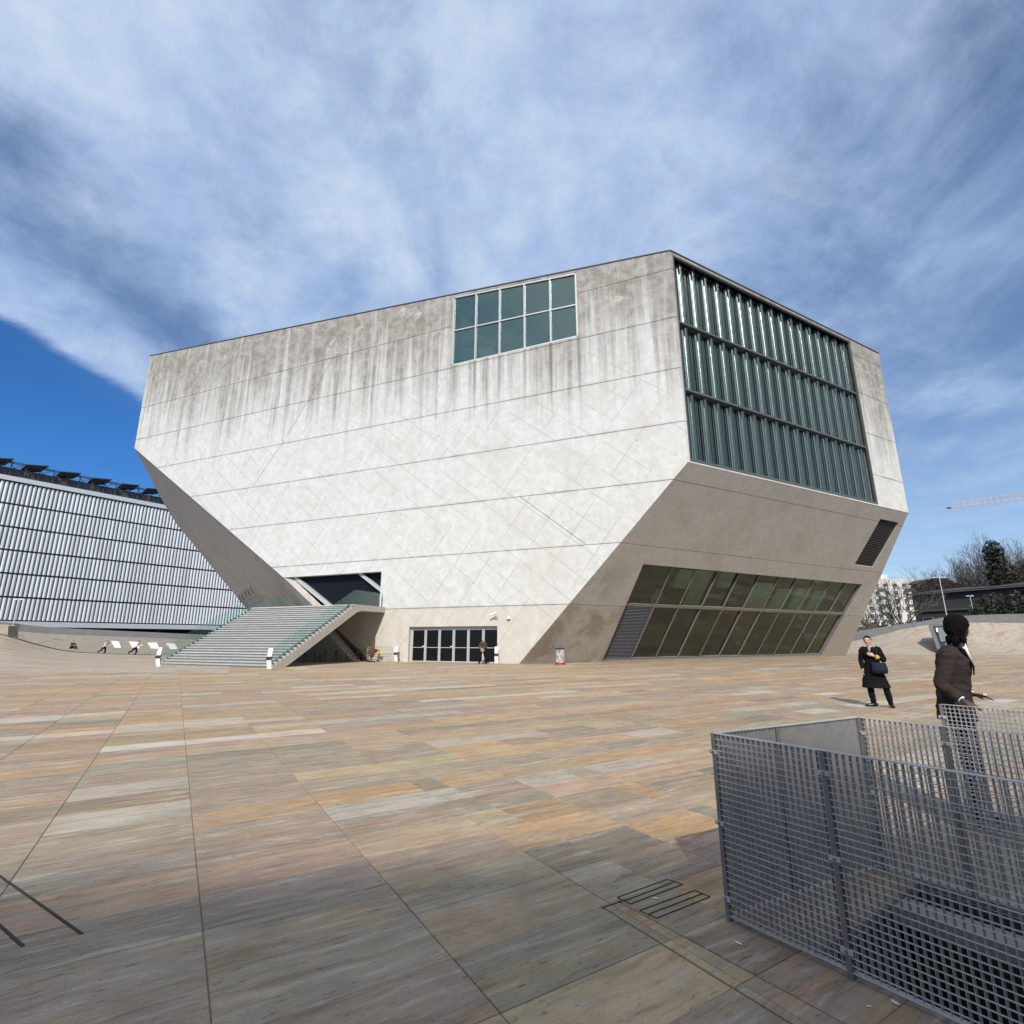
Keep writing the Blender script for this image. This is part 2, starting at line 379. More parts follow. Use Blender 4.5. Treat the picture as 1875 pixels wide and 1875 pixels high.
V1 = hdir(322); V2 = hdir(2493)                           # paving: V1 runs away from the viewer, V2 across
def stone_material(name, attr=True, cols=None):
    m, t = material(name)
    P = t.n('ShaderNodeNewGeometry').outputs['Position']
    a = t.vm('DOT_PRODUCT', P, tuple(V2)); b = t.vm('DOT_PRODUCT', P, tuple(V1))
    if attr:
        tone = t.attr('tone'); rnd = t.attr('rnd', 'Fac')
    else:
        tone = t.ramp(t.noise(t.comb(t.m('MULTIPLY', a, 0.10), t.m('MULTIPLY', b, 0.35)), 2.2, 6, 0.75), cols)
        rnd = t.m('MULTIPLY', t.noise(P, 0.3, 1), 0.01)
    r = t.m('MULTIPLY', rnd, 37.0)
    wv = t.noise(t.comb(t.m('MULTIPLY', a, 1.1), t.m('MULTIPLY', b, 2.0), r), 1.0, 3, 0.5)
    b2 = t.m('ADD', b, t.m('MULTIPLY', t.m('SUBTRACT', wv, 0.5), 0.16))
    s1 = t.noise(t.comb(t.m('MULTIPLY', a, 1.3), t.m('MULTIPLY', b2, 12.0), r), 1.0, 8, 0.70, 0.25)
    s2 = t.noise(t.comb(t.m('MULTIPLY', a, 3.2), t.m('MULTIPLY', b2, 30.0), t.m('ADD', r, 5.0)), 1.0, 6, 0.72, 0.3)
    pit = t.noise(t.comb(t.m('MULTIPLY', a, 9.0), t.m('MULTIPLY', b2, 42.0), r), 1.0, 4, 0.7)
    grain = t.noise(P, 90, 3, 0.7)
    bl = t.noise(P, 2.3, 6, 0.65)
    s3 = t.noise(t.comb(t.m('MULTIPLY', a, 0.45), t.m('MULTIPLY', b2, 5.0), t.m('ADD', r, 11.0)), 1.0, 4, 0.6)
    dk = t.mix(1.0, tone, (0.56, 0.52, 0.50, 1), 'MULTIPLY')
    oc = t.mix(0.5, tone, (0.42, 0.265, 0.135, 1))
    c = t.mix(t.m('MULTIPLY', t.sm(s3, 0.50, 0.66), 0.75), tone, oc)
    c = t.mix(t.m('MULTIPLY', t.sm(s3, 0.46, 0.32), 0.6), c, (0.31, 0.285, 0.225, 1))
    c = t.mix(t.m('MULTIPLY', t.sm(s1, 0.50, 0.64), 0.62), c, t.mix(1.0, c, (0.60, 0.57, 0.55, 1), 'MULTIPLY'))
    c = t.mix(t.m('MULTIPLY', t.sm(s1, 0.46, 0.36), 0.65), c, (0.49, 0.43, 0.335, 1))
    c = t.mix(t.m('MULTIPLY', t.sm(s2, 0.53, 0.68), 0.48), c, t.mix(1.0, c, (0.52, 0.48, 0.46, 1), 'MULTIPLY'))
    c = t.mix(t.m('MULTIPLY', t.sm(s2, 0.44, 0.32), 0.55), c, (0.50, 0.445, 0.355, 1))
    c = t.mix(t.m('MULTIPLY', t.sm(pit, 0.60, 0.68), 0.75), c, (0.085, 0.07, 0.055, 1))
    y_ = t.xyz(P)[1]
    dirt_shade = t.m('MULTIPLY', t.sm(t.m('ADD', bl, t.m('MULTIPLY', t.noise(P, 0.5, 4), 0.35)), 0.54, 0.90), t.lin(y_, 3.0, 9.0, 0.38, 0.26))  # dirt patches, deepened towards the viewer to paint in foreground shade
    c = t.mix(dirt_shade, c, (0.155, 0.135, 0.105, 1))
    spk = t.sm(t.noise(t.comb(t.m('MULTIPLY', a, 16.0), t.m('MULTIPLY', b2, 30.0), r), 1.0, 4, 0.75), 0.63, 0.70)
    c = t.mix(t.m('MULTIPLY', spk, 0.5), c, (0.50, 0.46, 0.38, 1))
    c = t.mix(t.m('MULTIPLY', t.sm(grain, 0.45, 0.75), 0.30), c, (0.11, 0.095, 0.08, 1))
    t.put(t.p.inputs['Base Color'], c)
    t.put(t.p.inputs['Roughness'], t.lin(s1, 0.3, 0.7, 0.65, 0.85)); t.p.inputs['Specular IOR Level'].default_value = 0.18
    bump(t, t.m('ADD', t.m('MULTIPLY', s1, 0.7), t.m('ADD', t.m('MULTIPLY', pit, -0.7), t.m('MULTIPLY', grain, 0.3))), 0.45, 0.006)
    return m

M = {}
M['front'] = concrete('board_marked_concrete_white', True)
M['side'] = concrete('board_marked_concrete_shade_grey', False)  # same concrete toned darker, shade put into the slanted and underside faces
M['backing'] = plain('dark_backing_concrete', (0.13, 0.12, 0.11), 0.9)  # dark concrete for the roof sheet and the louvre backing
M['dark'] = plain('dark_interior', (0.02, 0.02, 0.022), 0.8)
M['interior'] = plain('interior_lining', (0.030, 0.034, 0.026), 0.8, var=0.5, scale=0.6)
M['steel'] = plain('brushed_steel', (0.42, 0.43, 0.44), 0.38, 0.7)
M['frame'] = plain('pale_metal_frame', (0.50, 0.52, 0.52), 0.45, 0.3)
M['mullion'] = plain('bronze_grey_mullion', (0.21, 0.20, 0.175), 0.5, 0.2)
M['darkframe'] = plain('dark_grey_frame', (0.11, 0.12, 0.12), 0.45, 0.3)
M['rod'] = plain('galvanised_rod', (0.48, 0.475, 0.455), 0.45, 0.12, 0.28, 9)
M['galv'] = plain('galvanised_steel', (0.36, 0.352, 0.335), 0.5, 0.12, 0.40, 9)
M['galvpost'] = plain('galvanised_post', (0.20, 0.185, 0.175), 0.5, 0.2, 0.3, 9)
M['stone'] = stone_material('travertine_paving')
M['mound'] = stone_material('travertine_on_slopes', False, [(0.25, (0.22, 0.20, 0.17)), (0.42, (0.36, 0.27, 0.185)), (0.52, (0.42, 0.38, 0.33)), (0.62, (0.40, 0.305, 0.20)), (0.75, (0.26, 0.22, 0.19))])
M['moundgrey'] = stone_material('grey_travertine_slope', False, [(0.25, (0.20, 0.19, 0.175)), (0.45, (0.27, 0.25, 0.22)), (0.6, (0.24, 0.215, 0.185)), (0.75, (0.19, 0.18, 0.165))])
M['asphalt'] = plain('asphalt', (0.055, 0.055, 0.055), 0.9, var=0.3)
M['darkstone'] = plain('dark_parapet_stone', (0.12, 0.12, 0.125), 0.8, var=0.35, scale=1.2)
M['step'] = plain('pale_step_stone', (0.40, 0.41, 0.395), 0.6, var=0.30, scale=2.2)
M['stairside'] = plain('stair_flank_concrete', (0.40, 0.375, 0.335), 0.85, var=0.15, scale=2)
M['rail_glass'] = glass('balustrade_glass', (0.42, 0.52, 0.49), 0.0, 0.01, 0.96, 0, (.8, .93, .92), 1.22)
M['win'] = glass('teal_window_glass', (0.012, 0.062, 0.066), 0.12, 0.015, 0.40, 0.4)
M['low'] = glass('slanted_window_glass', (0.020, 0.020, 0.011), 0.065, 0.02, 0.82, 0.35)
M['fold'] = glass('corrugated_glass', (0.055, 0.075, 0.070), 0.03, 0.24, 0.10, 0, (0.64, 0.74, 0.69), 1.38)
M['black'] = plain('black_glass', (0.010, 0.010, 0.011), 0.15, spec=0.12)
M['louver'] = plain('louvre_metal', (0.24, 0.25, 0.28), 0.5, 0.5)
M['dlouver'] = plain('dark_louvre_metal', (0.085, 0.08, 0.075), 0.6, 0.2)
M['white'] = plain('white_enamel', (0.74, 0.75, 0.75), 0.4, var=0.05)
M['tube'] = plain('white_metal_tube', (0.60, 0.63, 0.67), 0.42, 0.15, 0.06, 1.0)
def vary(m, amt):
    t_ = m.node_tree; p = [n for n in t_.nodes if n.type == 'BSDF_PRINCIPLED'][0]; src = p.inputs['Base Color'].links[0].from_socket
    oi = t_.nodes.new('ShaderNodeObjectInfo'); mr = t_.nodes.new('ShaderNodeMapRange'); mr.inputs[3].default_value = 1 - amt; mr.inputs[4].default_value = 1 + amt * .4
    t_.links.new(oi.outputs['Random'], mr.inputs[0]); vm = t_.nodes.new('ShaderNodeVectorMath'); vm.operation = 'SCALE'
    t_.links.new(src, vm.inputs[0]); t_.links.new(mr.outputs[0], vm.inputs['Scale']); t_.links.new(vm.outputs[0], p.inputs['Base Color'])
vary(M['tube'], .16); vary(M['step'], .12); vary(M['win'], 0) if False else None
M['tubeback'] = plain('dark_recess_metal', (0.045, 0.05, 0.06), 0.6)
M['bark'] = plain('bark', (0.085, 0.07, 0.06), 0.9, var=0.3)
M['ivy'] = plain('ivy_leaf', (0.016, 0.020, 0.011), 0.7, var=0.5, scale=1.5)
M['pine'] = plain('pine_needle', (0.022, 0.028, 0.014), 0.7, var=0.5, scale=1.5)
M['hair'] = plain('dark_hair', (0.006, 0.005, 0.005), 0.95, spec=0.08, var=.4, scale=60)
M['hairgrey'] = plain('grey_hair', (0.30, 0.29, 0.28), 0.7)
M['skin_dark'] = plain('skin_brown', (0.075, 0.042, 0.028), 0.5, var=0.1, scale=20)
M['skin'] = plain('skin_light', (0.48, 0.30, 0.225), 0.5, var=0.08, scale=20)
M['jacket'] = plain('brown_tweed', (0.034, 0.025, 0.022), 0.95, var=0.3, scale=60, spec=0.2)
M['navy'] = plain('navy_cloth', (0.012, 0.014, 0.024), 0.8, var=0.3, scale=25, spec=0.2)
M['blackcloth'] = plain('black_wool', (0.006, 0.006, 0.007), 0.9, var=0.3, scale=25, spec=0.15)
M['shoe'] = plain('black_leather', (0.012, 0.010, 0.009), 0.35)
M['shirt'] = plain('white_shirt', (0.72, 0.72, 0.74), 0.8, var=0.04)
M['blueshirt'] = plain('pale_blue_shirt', (0.36, 0.52, 0.62), 0.8, var=0.05)
M['yellow'] = plain('yellow_knit', (0.50, 0.40, 0.07), 0.8)
M['greencloth'] = plain('olive_cloth', (0.035, 0.04, 0.028), 0.85)
M['brownbag'] = plain('tan_leather', (0.32, 0.18, 0.11), 0.6)
M['redbrown'] = plain('rust_cloth', (0.10, 0.05, 0.025), 0.85)
M['red'] = plain('dark_red_paint', (0.22, 0.03, 0.025), 0.6)
M['sign'] = plain('yellow_sign', (0.62, 0.40, 0.08), 0.5)
M['crane'] = plain('crane_red_paint', (0.50, 0.42, 0.40), 0.6)
M['roofdark'] = plain('dark_rooftop_metal', (0.06, 0.065, 0.07), 0.6, 0.2, 0.4, 0.7)
M['rooftile'] = plain('old_roof_tile', (0.05, 0.042, 0.036), 0.9, var=0.4, scale=2)
M['oldwall'] = plain('old_dark_render', (0.055, 0.05, 0.043), 0.9, var=0.45, scale=0.5)
M['render'] = plain('pale_render', (0.52, 0.51, 0.47), 0.9, var=0.12, scale=0.2)
M['pane'] = plain('dim_window_pane', (0.06, 0.065, 0.07), 0.2)
M['car'] = plain('white_car_paint', (0.6, 0.61, 0.62), 0.3, var=0.03)
M['rubber'] = plain('rubber', (0.02, 0.02, 0.02), 0.8)
def graffiti():
    m, t = material('scribbled_bin_paint')
    P = t.n('ShaderNodeNewGeometry').outputs['Position']
    n = t.noise(t.vm('MULTIPLY', P, (1, 1, 0.8)), 5.5, 2, 0.5, 1.6)
    ln = t.m('ABSOLUTE', t.m('SUBTRACT', t.m('FRACT', t.m('MULTIPLY', n, 4.5)), 0.5))
    c = t.mix(t.sm(ln, 0.30, 0.24), (0.05, 0.045, 0.05, 1), (0.62, 0.60, 0.58, 1))
    c = t.mix(t.sm(t.noise(P, 3, 2), 0.66, 0.70), c, (0.45, 0.25, 0.25, 1))
    t.put(t.p.inputs['Base Color'], c); t.p.inputs['Roughness'].default_value = 0.6
    return m
M['graffiti'] = graffiti()

# ================================================================== ground and paving
A = V((1.28, 3.53, 0)); E1 = -hdir(246); E2 = V((-E1.y, E1.x, 0))   # fence corner, run of near fence, inward
if E2.dot(V((1, 0.6, 0))) < 0: E2 = -E2
def FE(a, b, z=0.0): return A + E1 * a + E2 * b + V((0, 0, z))
PIT = [FE(0.47, 0.07), FE(4.2, 0.07), FE(4.2, 1.50), FE(0.47, 1.50)]
BIG = [V((-2500, -2500, 0)), V((2500, -2500, 0)), V((2500, 2500, 0)), V((-2500, 2500, 0))]
mb = MB()
cen = sum(PIT, V((0, 0, 0))) / 4
pit_s = sorted(PIT, key=lambda p: math.atan2(p.y - cen.y, p.x - cen.x))
big_s = sorted(BIG, key=lambda p: math.atan2(p.y, p.x))
k0 = min(range(4), key=lambda k: (pit_s[k] - cen).normalized().dot(V((1, 1, 0)).normalized()) * -1)
pit_s = pit_s[k0:] + pit_s[:k0]
k0 = min(range(4), key=lambda k: big_s[k].normalized().dot(V((1, 1, 0)).normalized()) * -1)
big_s = big_s[k0:] + big_s[:k0]
for i in range(4):
    j = (i + 1) % 4
    mb.poly([p + V((0, 0, -0.03)) for p in (big_s[i], big_s[j], pit_s[j], pit_s[i])])
tag(mb.build('ground', M['asphalt']), kind='structure')
bedm = MB(); NB = [V((-90, -6, 0)), V((100, -6, 0)), V((100, 62, 0)), V((-90, 62, 0))]
NB = sorted(NB, key=lambda p: math.atan2(p.y - 3.2, p.x - 3.2)); PS = sorted(PIT, key=lambda p: math.atan2(p.y - cen.y, p.x - cen.x))
def rot_to(l, d_): k_ = max(range(4), key=lambda k: (l[k] - cen).normalized().dot(d_)); return l[k_:] + l[:k_]
PS = rot_to(PS, V((0.2, 1, 0)).normalized()); NB = rot_to(NB, V((1, 0.6, 0)).normalized())
for i in range(4): bedm.poly([p + V((0, 0, -0.007)) for p in (NB[i], NB[(i + 1) % 4], PS[(i + 1) % 4], PS[i])])

plaza = thing('plaza', None, None, kind='structure')
bedm.build('mortar_bed', plain('joint_mortar', (0.17, 0.14, 0.105), 0.95, var=.3), plaza)
def st2(p): return (p.dot(V2), p.dot(V1))
encl = [st2(p) for p in (FE(0.44, 0.05), FE(4.3, 0.05), FE(4.3, 1.53), FE(0.44, 1.53))]
SL = [(V((0.56, 3.69, 0)), V((1.35, 2.455, 0))), (FE(-0.33, -0.36), FE(1.6, -0.36))]
cols = [0.34 + 1.085 * k for k in range(-66, 92)]
rowrnd = random.Random(5); rows = [-7.0]
while rows[-1] < 75: rows.append(rows[-1] + rowrnd.choice((0.44, 0.48, 0.48, 0.52, 0.56)))
PAL = {'ochre': (0.42, 0.275, 0.145), 'sand': (0.42, 0.32, 0.20), 'white': (0.48, 0.44, 0.365), 'pink': (0.37, 0.255, 0.18),
       'grey': (0.25, 0.212, 0.155), 'green': (0.30, 0.262, 0.19), 'mauve': (0.32, 0.25, 0.19), 'brown': (0.30, 0.225, 0.17)}
def tone_for(p, rr):
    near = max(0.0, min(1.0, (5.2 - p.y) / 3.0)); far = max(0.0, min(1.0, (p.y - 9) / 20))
    n = mnoise.noise(V((p.x * 0.35, p.y * 0.5, 3.0)))
    wts = {'ochre': 1.1 * (1 - near) + 0.3 + max(0, n) * 2.5, 'sand': 1.2 + far * 1.5, 'white': (0.9 + max(0, -n) * 1.6) * (1.15 - .6 * near), 'pink': 1.4,
           'grey': 0.7 + near * 2.0, 'green': 0.9 + near * 2.0, 'mauve': 1.0 + near * 1.4, 'brown': 0.8}
    if far > 0.2: wts['grey'] *= 0.4; wts['green'] *= 0.7
    ks = list(wts); k = rr.choices(ks, [wts[q] for q in ks])[0]; c = PAL[k]; g_ = rr.uniform(0.88, 1.12) * (1 + .16 * near)  # near slabs coloured lighter to lift the shaded foreground
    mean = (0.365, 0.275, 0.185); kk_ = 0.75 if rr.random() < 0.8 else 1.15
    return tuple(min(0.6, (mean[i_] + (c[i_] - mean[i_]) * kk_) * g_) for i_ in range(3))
def stone_geo(mbx, poly, z, jit):
    """one slab: top face, small chamfer, sides"""
    n = len(poly); cx = sum(p[0] for p in poly) / n; cy = sum(p[1] for p in poly) / n; b = len(mbx.v)
    def w3(p, zz_): return tuple(V2 * p[0] + V1 * p[1] + V((0, 0, zz_)))
    ch = 0.003
    for p in poly: mbx.v.append(w3(p, z - 0.03))
    for p in poly: mbx.v.append(w3(p, z - ch))
    for p in poly:
        dx_, dy_ = cx - p[0], cy - p[1]; l = math.hypot(dx_, dy_)
        mbx.v.append(w3((p[0] + dx_ / l * ch * 1.4, p[1] + dy_ / l * ch * 1.4), z))
    for r in (0, 1):
        for i in range(n):
            j = (i + 1) % n; mbx.f.append((b + r * n + i, b + r * n + j, b + (r + 1) * n + j, b + (r + 1) * n + i))
    mbx.f.append(tuple(range(b + 2 * n, b + 3 * n)))
    return 3 * n
def set_attr(me, tones, rnds):
    a = me.color_attributes.new('tone', 'FLOAT_COLOR', 'POINT'); f = []
    for t_ in tones: f += [*t_, 1.0]
    a.data.foreach_set('color', f)
    a = me.attributes.new('rnd', 'FLOAT', 'POINT'); a.data.foreach_set('value', rnds)
srnd = random.Random(21); stones = []; LAST = {}
HALL = [st2(F(-8.6, 0)), st2(F(4.3, 0)), st2(F(4.24, 0) + DR * 39.8), st2(F(4.24, 0) + DR * 39.8 + V((-20, 40, 0))), st2(F(-8.6, 0) + V((-14, 40, 0)))]
for ci in range(len(cols) - 1):
    for ri in range(len(rows) - 1):
        x0, x1, y0, y1 = cols[ci], cols[ci + 1], rows[ri], rows[ri + 1]
        c = V2 * (x0 + x1) / 2 + V1 * (y0 + y1) / 2
        if c.y < -4 or c.y > 64: continue
        dpt = c.y * 0.97 - 0.38
        if abs(c.x) > max(dpt, 0) * 1.06 + 6.0: continue
        if c.y > 30 and c.x > -8 and c.y > 60 - 0.0 and False: continue
        ins = (c - F(-8, 0)).dot(NF) > 0.6 and (c - F(4.24, 0)).dot(V((-DR.y, DR.x, 0))) > 0.6 and c.x > -24
        if ins: continue
        g_ = 0.0028
        poly = [(x0 + g_, y0 + 0.0015), (x1 - g_, y0 + 0.0015), (x1 - g_, y1 - 0.0015), (x0 + g_, y1 - 0.0015)]
        pcs = [poly]
        if abs(c.x - 2.5) < 5 and c.y < 7: pcs = subtract(pcs, encl)
        for pc in pcs:
            cut = [pc]
            if c.y < 6 and 0 < c.x < 3:
                for (p, q) in SL:
                    # the two open joints run alongside the fence, from the corner towards the viewer
                    nx = []
                    for cc in cut:
                        cw = V2 * (sum(k[0] for k in cc) / len(cc)) + V1 * (sum(k[1] for k in cc) / len(cc))
                        nx += split([cc], st2(p), st2(q), 0.011) if (cw - p).dot(E1) > -0.1 and abs((cw - p).dot(E2)) < 0.6 else [cc]
                    cut = nx
            for k in cut:
                if True:
                    if abs(area(k)) > 0.01:
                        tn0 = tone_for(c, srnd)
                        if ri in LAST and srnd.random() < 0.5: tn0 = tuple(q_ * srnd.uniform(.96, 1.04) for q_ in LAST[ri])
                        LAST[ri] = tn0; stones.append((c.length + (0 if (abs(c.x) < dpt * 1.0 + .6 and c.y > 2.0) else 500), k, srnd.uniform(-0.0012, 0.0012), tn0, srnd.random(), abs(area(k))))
stones.sort(key=lambda s_: s_[0])
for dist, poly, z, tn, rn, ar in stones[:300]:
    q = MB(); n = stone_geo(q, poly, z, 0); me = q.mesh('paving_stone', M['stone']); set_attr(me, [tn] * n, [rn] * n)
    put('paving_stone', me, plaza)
q = MB(); tn_, rn_ = [], []
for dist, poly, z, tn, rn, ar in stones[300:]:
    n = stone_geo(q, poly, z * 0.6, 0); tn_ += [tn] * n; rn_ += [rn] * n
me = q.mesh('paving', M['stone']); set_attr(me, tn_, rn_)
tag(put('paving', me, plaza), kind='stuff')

# stairwell beside the fence: retaining walls, floor, kerb and beam
M['pitdark'] = plain('shade_dark_concrete', (0.035, 0.035, 0.034), 0.9, var=0.4, scale=3)  # concrete coloured near black so the pit reads as deep shade
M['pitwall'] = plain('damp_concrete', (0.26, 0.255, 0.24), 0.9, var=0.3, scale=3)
sw = thing('stairwell', 'dark sunken stairwell opening inside the steel grating fence', 'stairwell', tuple(FE(0.47, 0.07)))
mb = MB(); D_ = 3.2
for (p, q_) in ((0, 1), (1, 2), (2, 3), (3, 0)):
    a_, b_ = PIT[p], PIT[q_]; mb.poly([a_ + V((0, 0, -0.031)), b_ + V((0, 0, -0.031)), b_ + V((0, 0, -D_)), a_ + V((0, 0, -D_))])
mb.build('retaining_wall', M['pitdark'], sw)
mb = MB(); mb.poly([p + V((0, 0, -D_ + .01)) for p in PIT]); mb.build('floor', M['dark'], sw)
mb = MB(); mb.box(FE(2.33, 1.12, -0.06), 1.86, 0.09, 0.05, E1, E2); mb.build('beam', M['pitwall'], sw)
mb = MB()
for a_, b_, hx, hy in ((2.33, 0.055, 1.9, 0.012), (2.33, 1.515, 1.9, 0.012)): mb.box(FE(a_, b_, -0.008), hx, hy, 0.02, E1, E2)
mb.box(FE(0.455, 0.785, -0.008), 0.012, 0.74, 0.02, E1, E2); mb.build('edge_angle', M['galvpost'], sw)
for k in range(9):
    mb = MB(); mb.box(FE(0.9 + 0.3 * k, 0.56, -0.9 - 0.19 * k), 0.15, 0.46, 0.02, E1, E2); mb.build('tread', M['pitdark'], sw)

M['groove'] = plain('dirt_filled_groove', (0.045, 0.034, 0.024), 0.95, var=.5, scale=20)
# narrow drains let into the paving on the left, cover lines and litter
for (p, q_, lab) in ((V((-4.3, 4.58, 0)), V((-2.41, 3.39, 0)), 'long dark drain slot cut across the paving at the left edge'),
                     (V((-3.9, 4.08, 0)), V((-2.63, 3.27, 0)), 'shorter dark drain slot at the bottom left, nearer the viewer')):
    mb = MB(); mb.bar(p + V((0, 0, -0.006)), q_ + V((0, 0, -0.006)), 0.016, 0.018); o = mb.build('drain_slot', M['groove']); tag(o, lab, 'drain', 'drain slots at the left')
cv = thing('drain_cover', 'small stone inspection cover with cut grooves beside the fence corner', 'drain cover', (0.9, 3.85, 0))
def gl_(px, py): return ground(px, py, 0.002)
for pts in (((1130, 1643), (1222, 1610), (1250, 1619), (1154, 1655), (1130, 1643)), ((1147, 1648), (1232, 1616)),
            ((1171, 1667), (1272, 1630), (1300, 1642), (1202, 1681), (1171, 1667)), ((1187, 1674), (1286, 1636)), ((1102, 1662), (1147, 1647))):
    mb = MB()
    for a_, b_ in zip(pts[:-1], pts[1:]): mb.bar(gl_(*a_), gl_(*b_), 0.0045, 0.0036)
    mb.build('groove', M['groove'], cv)
for k, (px, py, sx, an, lab) in enumerate(((1352, 1727, 0.022, 0.9, 'white feather lying on the dark paving beside the near fence'), (1591, 1843, 0.012, 0.2, 'small pale scrap on the paving under the near fence'),
                                           (1639, 1836, 0.02, 1.2, 'pale paper scrap caught at the foot of the near fence'), (1200, 1645, 0.018, 0.4, 'pale bird dropping on the grooved stone cover'))):
    p = ground(px, py, 0.004); mb = MB(); dx_ = V((math.cos(an), -math.sin(an), 0)); dy_ = V((math.sin(an), math.cos(an), 0))
    pts = [p + dx_ * sx * math.cos(t_) * (1 + 0.15 * math.sin(3 * t_)) + dy_ * sx * 0.38 * math.sin(t_) for t_ in [i * math.pi / 5 for i in range(10)]]
    mb.prism(pts, (0, 0, 0.003)); tag(mb.build('litter', M['white']), lab, 'litter')

# ================================================================== steel grating fence
GH = 1.04; ST = 0.033
def fence(name, P0, P1, label, posts, flip=1, thick=0.03):
    P0, P1 = V(P0), V(P1); L = (P1 - P0).length; t_ = (P1 - P0).normalized(); nrm = V((-t_.y, t_.x, 0)) * flip
    fr = thing(name, label, 'fence', tuple(P0), 'steel grating fences round the stairwell')
    n = int((L - 0.03) / ST)
    mb = MB(); mb.box((0, 0, GH / 2 + 0.012), 0.0014, thick / 2, GH / 2 - 0.03, t_, nrm); vme = mb.mesh('bearing_bar', M['galv'])
    for k in range(n):
        a_ = 0.028 + k * ST
        if any(abs(a_ - p) < 0.024 for p in posts): continue
        put('bearing_bar', vme, fr, Matrix.Translation(P0 + t_ * a_))
    mb = MB(); mb.box((L / 2, 0, 0), L / 2 - 0.012, 0.0026, 0.0022)
    rot = Matrix((( t_.x, nrm.x, 0, 0), (t_.y, nrm.y, 0, 0), (0, 0, 1, 0), (0, 0, 0, 1)))
    cme = mb.mesh('cross_rod', M['rod'])
    for k in range(1, 30):
        put('cross_rod', cme, fr, Matrix.Translation(P0 - nrm * (thick / 2 - 0.002) + V((0, 0, 0.03 + k * 0.0333))) @ rot)
    for z in (GH - 0.012, 0.032):
        mb = MB(); mb.box(P0 + t_ * L / 2 + V((0, 0, z)), L / 2, thick / 2 + 0.002, 0.0022, t_, nrm); mb.build('rail', M['rod'], fr)
    for p in posts:
        mb = MB(); mb.box(P0 + t_ * p + V((0, 0, GH / 2 - 0.012)) , 0.012, thick / 2 + 0.004, GH / 2, t_, nrm); po = mb.build('post', M['galvpost'], fr)
        for z in (0.12, 0.52, 0.92):
            mb = MB(); mb.box(P0 + t_ * p - nrm * (thick / 2 + 0.007) + V((0, 0, z)), 0.028, 0.003, 0.012, t_, nrm); mb.build('clamp', M['rod'], po)
            mb = MB(); c_ = P0 + t_ * p - nrm * (thick / 2 + 0.010) + V((0, 0, z)); mb.tube([c_, c_ - nrm * 0.008], .008, 6); mb.build('bolt', M['galvpost'], po)
    return fr
Bp = V((2.64, 4.23, 0)); Cp = V((3.94, 5.05, 0))
fence('grating_fence', A, A + E1 * 3.0, 'nearest steel grating fence at the bottom right with a dark post', (0.0, 0.655, 2.0), 1)
AB = (Bp - A).normalized()
fence('grating_fence', A + AB * 0.03, Bp, 'short end of the grating fence running away, solid looking edge on', (0.55, (Bp - A).length - 0.045), -1)
fence('grating_fence', Bp + E1 * 0.02, Bp + E1 * 3.0, 'far side of the grating enclosure in front of the man\'s legs', (0.0, 0.515, 1.8), 1)
fence('grating_fence', Cp, Cp + E1 * 2.6, 'rearmost grating fence with the man\'s hand on its top rail', (0.0, 1.6), 1)

# ================================================================== concert hall
hall = thing('concert_hall', 'huge faceted white concrete concert hall with teal window and corrugated glass corner', 'building', tuple(F(0, 0)))
BL_, BR_ = -8.2, 4.24
UC = 16.33                                                # corner of front wall and glazed wall
def roofz(u): return 34.59 + (u + 43.3) * (29.33 - 34.59) / (16.35 + 43.3)
front = [(-43.3, 34.59), (-43.1, 22.86), (-18.3, 7.0), (BL_, 0.0), (BR_, 0.0), (UC, 13.0), (UC, roofz(UC))]
win = [(-1.83, 24.05), (9.22, 24.05), (9.22, roofz(9.22) - 0.22), (-1.83, roofz(-1.83) - 0.22)]
stair_op = [(-19.5, 6.98), (-7.72, 6.98), (-7.72, 4.0), (-16.5, 4.0)]
door = [(-4.82, -0.2), (2.60, -0.2), (2.60, 2.58), (-4.82, 2.58)]
LIFTS = [3.975 * k for k in range(1, 8)]
gaps_d = [((-15.03, 27.5), (-20.15, 20.01), 19.9, 27.9), ((-20.4, 19.7), (-23.57, 15.87), 15.9, 19.8), ((4.72, 11.65), (9.3, 7.94), 7.95, 11.9), ((-1.83, 19.9), (-1.83, 24.0), 19.88, 23.8)]
def touch(p, q_):
    for (a_, b_) in ((p, q_), (q_, p)):
        for v_ in a_:
            for i in range(len(b_)):
                x0, y0 = b_[i]; x1, y1 = b_[(i + 1) % len(b_)]; l2 = (x1 - x0) ** 2 + (y1 - y0) ** 2
                if l2 < 1e-9: continue
                t_ = max(0, min(1, ((v_[0] - x0) * (x1 - x0) + (v_[1] - y0) * (y1 - y0)) / l2))
                if math.hypot(x0 + t_ * (x1 - x0) - v_[0], y0 + t_ * (y1 - y0) - v_[1]) < 2e-3: return True
    return False
def connected(ps):
    ps = list(ps); out = []
    while ps:
        g_ = [ps.pop()]; grew = True
        while grew:
            grew = False
            for q_ in list(ps):
                if any(touch(q_, r_) for r_ in g_): g_.append(q_); ps.remove(q_); grew = True
        out.append(g_)
    return out
